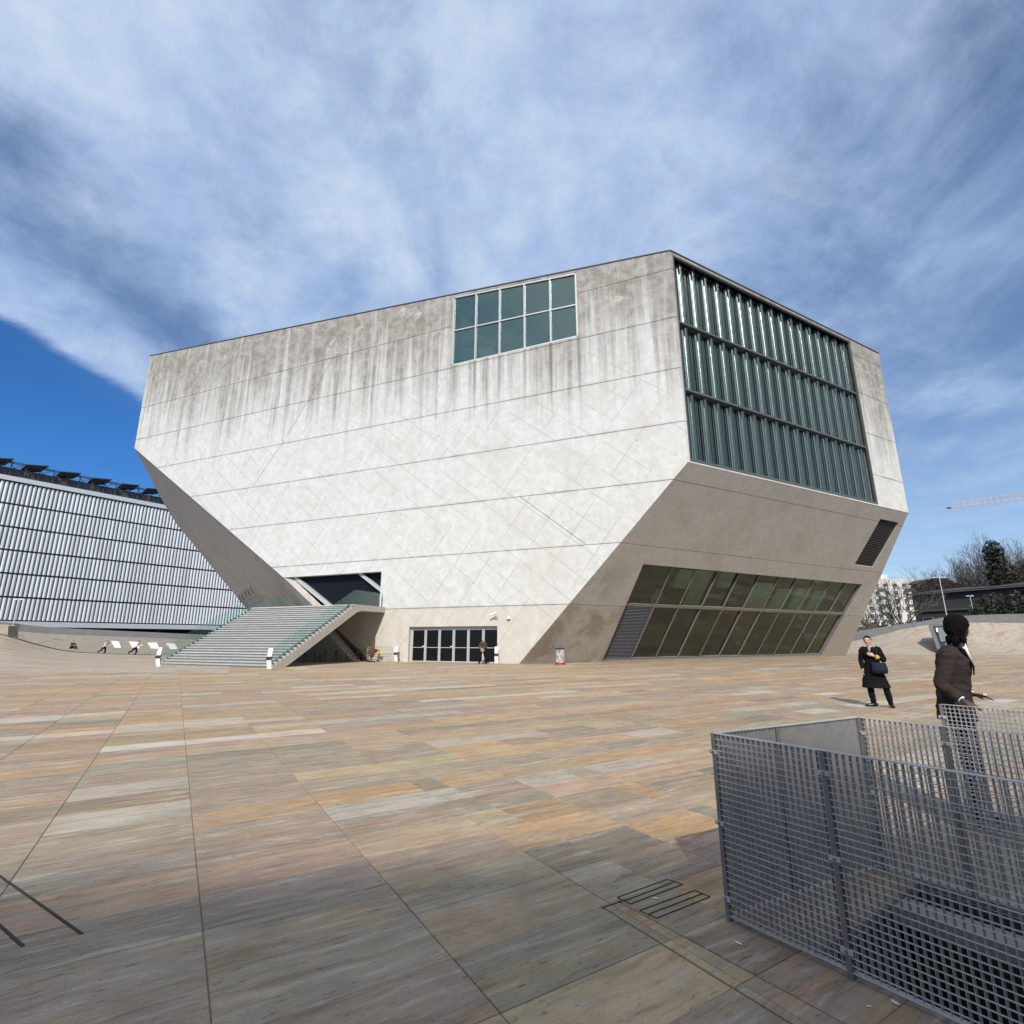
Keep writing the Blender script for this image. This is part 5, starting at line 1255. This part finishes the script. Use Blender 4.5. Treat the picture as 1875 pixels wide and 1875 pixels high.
# building row added out of view behind the viewer to shade the foreground
sh = thing('shade_block', 'plain building row added out of view behind the viewer to cast shade', 'building', (0, -34, 0))
hS = (34 + 4.7) * math.tan(SUN_EL)
mb = MB(); sd = V((1, .17, 0)).normalized(); sn = V((-sd.y, sd.x, 0)); cS = V((-2.5, -34, 0))
mb.box(cS - sn * 6 + V((0, 0, hS / 2)), 34, 6, hS / 2, tuple(sd), tuple(sn)); mb.build('wall', M['render'], sh)
for i in range(10):
    for j in range(7):
        mb = MB(); mb.box(cS + sd * (-27 + i * 6) + sn * .02 + V((0, 0, 3 + j * 3.6)), .9, .05, 1.1, tuple(sd), tuple(sn)); mb.build('window', M['pane'], sh)

# ================================================================== people
def crom(pts, n=4):
    if len(pts) < 3: return pts
    return [tuple(q) for q in resample(pts, (len(pts) - 1) * n + 1)]
def limb(mb, pts, rad, n=10, sub=4):
    q_ = crom([(*p, r) for p, r in zip(pts, rad)], sub); mb.tube([p[:3] for p in q_], [p[3] for p in q_], n)
def ell(mb, rings, n=20, wr=0.0, seed=0, sub=3, side=(1, 0, 0)):
    """stack of elliptic rings (x,y,z,rx,ry) -> closed shell, with cloth unevenness"""
    q_ = crom(rings, sub); b = len(mb.v)
    for i, (x, y, z, rx, ry) in enumerate(q_):
        for k in range(n):
            a_ = 2 * math.pi * k / n; w_ = 1 + wr * mnoise.noise(V((math.cos(a_) * 2.2 + seed, math.sin(a_) * 2.2, z * 7 + seed)))
            mb.v.append((x + rx * math.cos(a_) * w_, y + ry * math.sin(a_) * w_, z))
    for i in range(len(q_) - 1):
        for k in range(n):
            l = (k + 1) % n; mb.f.append((b + i * n + k, b + i * n + l, b + (i + 1) * n + l, b + (i + 1) * n + k))
    mb.f.append(tuple(range(b + n - 1, b - 1, -1))); mb.f.append(tuple(range(b + (len(q_) - 1) * n, b + len(q_) * n)))
def remeshed(mb, name, mat, vox, parent, smooth=4, fold=0.0):
    me = mb.mesh(name, mat); o = bpy.data.objects.new(name, me); COL.objects.link(o)
    md = o.modifiers.new('r', 'REMESH'); md.mode = 'VOXEL'; md.voxel_size = vox; md.use_smooth_shade = True
    if smooth: ms = o.modifiers.new('s', 'SMOOTH'); ms.factor = .5; ms.iterations = smooth
    dg = bpy.context.evaluated_depsgraph_get(); nm = bpy.data.meshes.new_from_object(o.evaluated_get(dg))
    o.modifiers.clear(); o.data = nm; bpy.data.meshes.remove(me); nm.name = name
    if not nm.materials: nm.materials.append(mat)
    if fold:
        ns = [v_.normal.copy() for v_ in nm.vertices]
        for v_, n_ in zip(nm.vertices, ns):
            c_ = v_.co; q_ = mnoise.noise(V((c_.x * 9 + c_.z * 5, c_.y * 9, c_.z * 13))); q2 = mnoise.noise(V((c_.x * 22, c_.y * 22 + 4, c_.z * 26 + c_.x * 9)))
            v_.co = c_ + n_ * fold * ((1 - abs(q_) * 3.2) + .4 * q2)
    nm.shade_smooth(); o.parent = parent; return o
def L3(a_, b_, f): return tuple(a_[i] + (b_[i] - a_[i]) * f for i in range(3))
def hand(mb, wrist, tip_dir, palm_n, s=1.0, curl=.35, thumb=1, spread=.16):
    """palm with five separate bent fingers. tip_dir along the fingers, palm_n out of the back of the hand"""
    t_ = V(tip_dir).normalized(); n_ = V(palm_n); n_ = (n_ - t_ * n_.dot(t_)).normalized(); x_ = t_.cross(n_) * thumb
    w_ = V(wrist); pc = w_ + t_ * .055 * s
    mb.tube([w_ - t_ * .02 * s, w_ + t_ * .02 * s, pc, w_ + t_ * .095 * s], [(.027 * s, .018 * s), (.036 * s, .017 * s), (.042 * s, .016 * s), (.040 * s, .013 * s)], 10, ref=tuple(x_))
    for k, (off, ln) in enumerate(((.030, .070), (.010, .080), (-.011, .074), (-.030, .058))):
        b_ = w_ + t_ * .088 * s + x_ * off * s; d0 = (t_ + x_ * off * spread * 20 * .3).normalized(); pts = [b_]; ang = curl * (.6 + .25 * k / 3)
        dd_ = d0
        for sg in (.42, .32, .26):
            dd_ = (dd_ * math.cos(ang) - n_ * math.sin(ang)).normalized(); pts.append(pts[-1] + dd_ * ln * sg * s)
        mb.tube([tuple(p) for p in pts], [.0095 * s, .009 * s, .0082 * s, .006 * s], 7)
    b_ = w_ + t_ * .025 * s + x_ * .034 * s; d1 = (t_ * .75 + x_ * .6 - n_ * .25).normalized(); d2 = (t_ * .95 + x_ * .2 - n_ * .3).normalized()
    mb.tube([tuple(b_ - d1 * .015 * s), tuple(b_ + d1 * .03 * s), tuple(b_ + d1 * .03 * s + d2 * .032 * s)], [.013 * s, .011 * s, .0075 * s], 7)

def person(label, loc, rz, pose, outfit, vox=.012, s=1.0, group=None):
    """local frame: faces -Y, left side +X. pose gives joints, outfit the clothes"""
    P = dict(hip=(0, 0, .93), chest=(0, .0, 1.36), neck=(0, .01, 1.50), head=(0, -.01, 1.63),
             shl=(.165, .01, 1.40), shr=(-.165, .01, 1.40), ell=(.23, .03, 1.14), elr=(-.23, .03, 1.14), wrl=(.23, -.06, .90), wrr=(-.23, -.06, .90),
             hl=(.095, 0, .92), hr=(-.095, 0, .92), knl=(.10, -.02, .50), knr=(-.10, -.02, .50), anl=(.10, .02, .09), anr=(-.10, .02, .09), ftl=(0, -1, 0), ftr=(0, -1, 0),
             hdl=(.02, -.2, -1), hdr=(-.02, -.2, -1), hnl=(1, 0, 0), hnr=(-1, 0, 0), yaw=0.0, pitch=0.0, curl=.3)
    P.update(pose)
    t = thing('person', label, 'person', (0, 0, 0), group)
    skin = outfit['skin']; b = MB()
    hd_, nk, ch, hp = V(P['head']), V(P['neck']), V(P['chest']), V(P['hip'])
    Ry = Matrix.Rotation(P['yaw'], 3, 'Z') @ Matrix.Rotation(P['pitch'], 3, 'X')
    def face(q_):
        x, y, z = q_; w_ = 1.0
        if z < -.1: w_ = 1 - .30 * min(1, (-.1 - z) / .9) ** 1.2                  # jaw
        if y < 0: y *= 1 + .04 * (1 - abs(x))
        return V((x * w_, y * w_ + (-.05 if z < -.3 else 0), z))
    hb = MB(); hb.blob((0, 0, 0), .076, .098, .118, 20, 14, face)
    hb.tube([(0, -.088, .028), (0, -.102, .005), (0, -.118, -.022), (0, -.098, -.034)], [.009, .011, .015, .010], 8)   # nose
    hb.blob((0, -.088, -.058), .027, .014, .010, 8, 5); hb.blob((0, -.074, -.092), .026, .022, .018, 8, 5)            # lips, chin
    for sx in (-1, 1):
        hb.blob((sx * .033, -.086, .028), .020, .012, .007, 8, 5); hb.blob((sx * .079, .004, -.005), .010, .019, .031, 8, 6)   # brow, ear
    off = len(b.v); b.v += [tuple(hd_ + Ry @ V(v_)) for v_ in hb.v]; b.f += [tuple(off + i for i in f) for f in hb.f]
    b.tube([tuple(nk - V((0, 0, .08))), tuple(nk + V((0, 0, .03))), tuple(hd_ + Ry @ V((0, .015, -.05)))], [.062, .054, .056], 12)
    ell(b, [(hp.x, hp.y, hp.z - .06, .13, .09), (hp.x, hp.y, hp.z + .05, .145, .10), (L3(hp, ch, .5)[0], L3(hp, ch, .5)[1], (hp.z + ch.z) / 2, .125, .09), (ch.x, ch.y, ch.z - .03, .155, .105), (ch.x, ch.y + .005, ch.z + .08, .12, .075), (nk.x, nk.y, nk.z - .01, .055, .05)])
    for sh, el, wr in (('shl', 'ell', 'wrl'), ('shr', 'elr', 'wrr')):
        limb(b, [L3(P['chest'], P[sh], .4), P[sh], L3(P[sh], P[el], .5), P[el], L3(P[el], P[wr], .4), P[wr]], [.05, .052, .045, .036, .037, .025])
    hand(b, P['wrl'], P['hdl'], P['hnl'], s, P['curl'], P.get('thl', 1)); hand(b, P['wrr'], P['hdr'], P['hnr'], s, P['curl'], P.get('thr', -1))
    for h_, k_, a_, ft in (('hl', 'knl', 'anl', 'ftl'), ('hr', 'knr', 'anr', 'ftr')):
        limb(b, [L3(P['hip'], P[h_], .6), P[h_], L3(P[h_], P[k_], .5), P[k_], L3(P[k_], P[a_], .35), P[a_]], [.085, .085, .072, .052, .054, .036])
        fd = V(P[ft]).normalized(); an = V(P[a_]); b.tube([tuple(an - fd * .05 + V((0, 0, -.04))), tuple(an + fd * .06 + V((0, 0, -.045))), tuple(an + fd * .14 + V((0, 0, -.06)))], [.034, .036, .024], 10)
    remeshed(b, 'body', skin, vox, t)
    # eyes, brows, mouth
    for sx in (-1, 1):
        e = MB(); e.blob(hd_ + Ry @ V((sx * .031, -.088, .010)), .0125, .008, .0075, 8, 6); e.build('eye', M['shoe'], t, True)
    if outfit.get('face'):
        e = MB(); e.blob(hd_ + Ry @ V((0, -.100, -.058)), .022, .006, .006, 8, 5); e.build('mouth', plain('lip', (.28, .10, .09), .5) if 'lip' not in bpy.data.materials else bpy.data.materials['lip'], t, True)
        for sx in (-1, 1): e = MB(); e.tube([tuple(hd_ + Ry @ V((sx * .013, -.101, .031))), tuple(hd_ + Ry @ V((sx * .032, -.100, .037))), tuple(hd_ + Ry @ V((sx * .050, -.088, .031)))], .0045, 5); e.build('eyebrow', M['hair'], t, True)
    # hair or cap
    hr = MB()
    def hairf(q_):
        x, y, z = q_
        if y < -.2 and z < .42: y = max(y, -.2 - .5 * max(0, z)); x *= .98
        return V((x, y, z))
    hr.blob((0, .016, .034), .088, .102, .104, 18, 12, hairf)
    if outfit.get('bun'): hr.blob((0, .10, .0), .045, .04, .045, 10, 7)
    if outfit.get('cap'): hr.blob((0, .020, .040), .092, .112, .106, 22, 14, lambda q_: V((q_[0] * (1.05 - .18 * max(0, -q_[2])), max(q_[1], -.55 - .9 * max(0, q_[2] + .1)) + (.10 if q_[2] < -.2 else 0), q_[2] * (1.62 if q_[2] < 0 and q_[1] > 0 else 1.04))))
    pass
    hv = MB(); hv.v = [tuple(hd_ + Ry @ V(v_)) for v_ in hr.v]; hv.f = hr.f
    if outfit.get('cap'):
        hm = remeshed(hv, 'knit_cap', outfit['hair'], .006, t, 1, 0)
        tf = MB(); rq = random.Random(3)
        for k in range(26):
            a_ = R(20 + rq.uniform(0, 140)); q_ = hd_ + Ry @ V((.080 * math.cos(a_), .02 + .095 * math.sin(a_), -.075 + rq.uniform(-.02, .02)))
            tf.tube([tuple(q_), tuple(q_ + V((rq.uniform(-.01, .01), rq.uniform(-.01, .01), -.03))), tuple(q_ + Ry @ V((.012 * math.cos(a_), .014, -.055)))], [.012, .010, .005], 6)
        tf.build('hair', outfit['hair'], t, True)
        for v_ in hm.data.vertices: v_.co = v_.co + v_.normal * .006 * mnoise.noise(v_.co * 55) + v_.normal * .008 * mnoise.noise(v_.co * 14)
    else: hv.build('knit_cap' if outfit.get('cap') else 'hair', outfit['hair'], t, True)
    # trousers
    if outfit.get('legs'):
        b = MB(); ell(b, [(hp.x, hp.y, hp.z - .10, .15, .105), (hp.x, hp.y, hp.z, .162, .118), (hp.x, hp.y, hp.z + .10, .145, .105)], 18)
        for h_, k_, a_ in (('hl', 'knl', 'anl'), ('hr', 'knr', 'anr')):
            an = V(P[a_]); limb(b, [V(P[h_]) + V((0, 0, .02)), L3(P[h_], P[k_], .5), P[k_], L3(P[k_], tuple(an), .5), tuple(an - V((0, 0, .01)))], [.098, .088, .072, .070, outfit.get('cuff', .062)], 14)
        remeshed(b, 'trousers', outfit['legs'], vox, t, 3, .006 if vox < .015 else 0)
    for a_, ft in (('anl', 'ftl'), ('anr', 'ftr')):
        fd = V(P[ft]).normalized(); an = V(P[a_]); sd_ = V((-fd.y, fd.x, 0)); b = MB()
        b.tube([tuple(an - fd * .085 + V((0, 0, -.045))), tuple(an - fd * .05 + V((0, 0, -.035))), tuple(an + fd * .03 + V((0, 0, -.04))), tuple(an + fd * .11 + V((0, 0, -.055))), tuple(an + fd * .17 + V((0, 0, -.062))), tuple(an + fd * .20 + V((0, 0, -.07)))],
               [(.030, .036), (.04, .045), (.043, .044), (.046, .034), (.038, .026), (.014, .014)], 12, ref=tuple(sd_))
        b.tube([tuple(an + V((0, 0, -.04))), tuple(an + V((0, 0, .03)))], [.046, .044], 10); sm_ = b.build('shoe', M['shoe'], t, True)
    # upper garment
    col = outfit['top']; b = MB()
    hem = outfit.get('hem', .86); fl_ = outfit.get('flare', 1.0)
    cx, cy = ch.x, ch.y
    rings = []
    if outfit.get('topname') == 'coat': rings += [(hp.x, hp.y, hem, .235 * fl_, .185 * fl_), (hp.x, hp.y, (hem + .85) / 2, .205 * fl_, .165)]
    else: rings += [(hp.x, hp.y, hem, .182 * fl_, .142 * fl_)]
    rings += [(hp.x, hp.y, max(hp.z, hem) + .06, .178, .138), (L3(hp, ch, .5)[0], L3(hp, ch, .5)[1], (hp.z + ch.z) / 2 + .03, .162, .125), (cx, cy, ch.z - .02, .192, .135), (cx, cy + .005, ch.z + .06, .185, .118), (cx, cy + .008, ch.z + .105, .125, .085), (nk.x, nk.y, nk.z - .005, .072, .066)]
    ell(b, rings, 26, .05, hash(label) % 7)
    for sh, el, wr in (('shl', 'ell', 'wrl'), ('shr', 'elr', 'wrr')):
        limb(b, [L3(P['chest'], P[sh], .55), P[sh], L3(P[sh], P[el], .5), P[el], L3(P[el], P[wr], .5), L3(P[el], P[wr], .93)], [.070, .066, .066, .058, .052, .042], 14)
    tp = remeshed(b, outfit.get('topname', 'jacket'), col, vox * .9, t, 2, .0065 if vox < .015 else 0)
    if outfit.get('shirt'):
        b = MB(); b.tube([tuple(nk + V((0, .004, -.04))), tuple(nk + V((0, .0, .012)))], [.073, .062], 14, cap=False); b.tube([tuple(nk + V((-.03, -.055, .015))), tuple(ch + V((0, -.135, -.02)))], [.035, .012], 8); b.build('shirt_collar', M['shirt'], t, True)
        for el, wr in (('ell', 'wrl'), ('elr', 'wrr')): b = MB(); b.tube([L3(P[el], P[wr], .935), L3(P[el], P[wr], .99)], .033, 12); b.build('shirt_cuff', M['shirt'], t, True)
        b = MB()
        for sx in (-1, 1): b.tube([tuple(nk + V((sx * .07, .0, .01))), tuple(nk + V((sx * .075, -.07, -.05))), tuple(ch + V((sx * .045, -.145, -.04))), tuple(ch + V((sx * .02, -.135, -.12)))], [(.010, .020), (.010, .030), (.008, .026), (.005, .008)], 8)
        b.build('lapel', col, tp, True)
    t.scale = (s, s, s) if s != 1 else (1, 1, 1); t.rotation_euler = (0, 0, rz); t.location = loc
    return t

man = person('person in brown tweed jacket and black cap, one hand on the rear fence rail', (4.235, 5.23, 0), R(50),
       dict(head=(.02, -.115, 1.70), neck=(0, -.06, 1.56), chest=(0, -.03, 1.40), hip=(0, .02, .96), shl=(.185, -.06, 1.47), shr=(-.19, -.01, 1.46),
            elr=(-.245, .08, 1.19), wrr=(-.315, -.045, 1.075), hdr=(-.10, -.85, -.42), hnr=(-.1, -.45, 1), ell=(.24, .06, 1.18), wrl=(.06, -.12, 1.10), hdl=(-.25, -1, -.1), hnl=(.3, -.1, 1),
            hl=(.095, 0, .94), hr=(-.095, 0, .94), knl=(.11, -.04, .51), knr=(-.12, -.02, .51), anl=(.12, .03, .09), anr=(-.15, .0, .09), yaw=R(62), curl=.34, thr=1, thl=-1),
       dict(skin=M['skin_dark'], hair=M['hair'], cap=True, legs=M['navy'], top=M['jacket'], hem=.87, flare=1.05, shirt=True), vox=.008, s=1.0)
mb = MB(); mb.box((.03, -.215, 1.107), .040, .012, .006); o = mb.build('folded_paper', M['white']); o.rotation_euler = man.rotation_euler; o.location = man.location; tag(o, 'small white slip held in the far hand of the person in brown tweed', 'paper')

wl_ = V((9.06, 13.58, 0))
wom = person('person in a long black coat with a navy shoulder bag standing on the plaza', wl_, R(-33),
       dict(head=(-.03, -.01, 1.60), neck=(-.01, .01, 1.46), chest=(0, 0, 1.33), yaw=R(-12), ell=(.255, .02, 1.13), wrl=(.05, -.19, 1.24), hdl=(-1, -.1, .45), hnl=(0, -1, .1), elr=(-.235, .03, 1.12), wrr=(-.22, -.06, .90),
            hl=(.10, 0, .88), hr=(-.10, 0, .88), knl=(.20, -.03, .47), knr=(-.12, -.04, .47), anl=(.255, .02, .09), anr=(-.10, .0, .09), ftl=(.25, -1, 0), ftr=(-1, -.35, 0), hip=(0, 0, .90)),
       dict(skin=M['skin'], hair=M['hair'], legs=M['blackcloth'], top=M['blackcloth'], topname='coat', hem=.46, flare=1.28, face=True, bun=True, cuff=.055), vox=.010, s=.985)
b = MB(); b.tube([(.13, -.12, 1.19), (.075, -.175, 1.232)], [.062, .045], 12); o = b.build('sleeve_cuff', M['yellow'], wom, True); o.location = (0, 0, 0)
b = MB(); b.tube([(-.02, -.085, 1.44), (-.02, -.145, 1.22)], [.035, .01], 8); o = b.build('shirt', plain('grey_shirt', (.25, .25, .26), .8), wom, True); o.location = (0, 0, 0)
bg_ = thing('shoulder_bag', 'dark navy shoulder bag hanging at the hip of the person in the black coat', 'bag')
b = MB(); ell(b, [(.13, -.205, .80, .15, .035), (.13, -.215, .86, .165, .055), (.13, -.205, .98, .155, .05), (.13, -.19, 1.06, .145, .02)], 18, .06, 2); b.build('pouch', M['navy'], bg_, True)
b = MB(); b.tube([(.03, -.19, 1.04), (.12, -.15, 1.28), (.135, -.06, 1.44), (.14, .03, 1.46), (.16, .13, 1.3), (.22, .05, 1.05)], .011, 6); b.build('strap', M['navy'], bg_, True)
bg_.location = wl_; bg_.rotation_euler = (0, 0, R(-33))

dp_ = F((onplane(884, 1214, F(0, 0, -1.2), NF) - F(0, 0)).dot(DF), 0, -1.2); person('person in olive and black walking in front of the glass doors', dp_, R(-8),
       dict(ell=(.25, .02, 1.14), wrl=(.08, -.22, 1.05), hdl=(-.8, -.5, -.1), elr=(-.26, .0, 1.15), wrr=(-.14, -.2, 1.0), hdr=(.8, -.5, -.1), knl=(.16, -.06, .5), knr=(-.18, .0, .5), anl=(.24, -.05, .09), anr=(-.27, .08, .09), yaw=R(30)),
       dict(skin=M['skin'], hair=M['hairgrey'], legs=M['blackcloth'], top=M['greencloth'], hem=.82), vox=.02)
t = thing('handbag', 'tan bag held by the person walking past the glass doors', 'bag'); b = MB(); ell(b, [(.02, -.27, .82, .12, .04), (.02, -.28, .92, .14, .05), (.03, -.27, 1.0, .06, .03)], 12); b.build('pouch', M['brownbag'], t, True); t.location = dp_; t.rotation_euler = (0, 0, R(-8))
def runner(px, py, label, top):
    return person(label, ground(px, py), R(78), dict(hip=(0, .12, .84), chest=(0, -.10, 1.22), neck=(0, -.17, 1.34), head=(0, -.24, 1.46), shl=(.18, -.12, 1.29), shr=(-.18, -.12, 1.29), ell=(.24, -.22, 1.08), wrl=(.2, -.45, 1.12), elr=(-.24, -.18, 1.06), wrr=(-.2, -.42, 1.05),
        hdl=(0, -1, .1), hdr=(0, -1, .1), hl=(.09, .12, .84), hr=(-.09, .12, .84), knl=(.1, .02, .44), knr=(-.1, .38, .52), anl=(.1, .28, .09), anr=(-.1, .72, .42), ftl=(0, -1, 0), ftr=(0, -.5, -.8)),
        dict(skin=M['skin'], hair=M['hair'], legs=M['blackcloth'], top=top, topname='shirt', hem=.90), vox=.022, group='people running across the plaza')
runner(190, 1200.5, 'person in a pale blue shirt running, the left one of two', M['blueshirt'])
runner(247, 1202.5, 'person in a white shirt running, the right one of two', M['shirt'])
sp_ = atdepth(133, 1187, 58.5)
person('person in dark rust clothes sitting on the grey slope at the left', V((sp_.x, sp_.y, .62)), R(70), dict(hip=(0, .25, .16), chest=(0, .12, .58), neck=(0, .08, .72), head=(0, .05, .86), shl=(.18, .1, .66), shr=(-.18, .1, .66), ell=(.24, -.05, .45), wrl=(.16, -.26, .42), elr=(-.24, -.05, .45), wrr=(-.16, -.26, .42),
       hl=(.09, .25, .14), hr=(-.09, .25, .14), knl=(.14, -.2, .34), knr=(-.12, -.22, .3), anl=(.12, -.55, .08), anr=(-.14, -.6, .07)),
       dict(skin=M['skin'], hair=M['hair'], legs=M['blackcloth'], top=M['redbrown'], hem=.14), vox=.022)
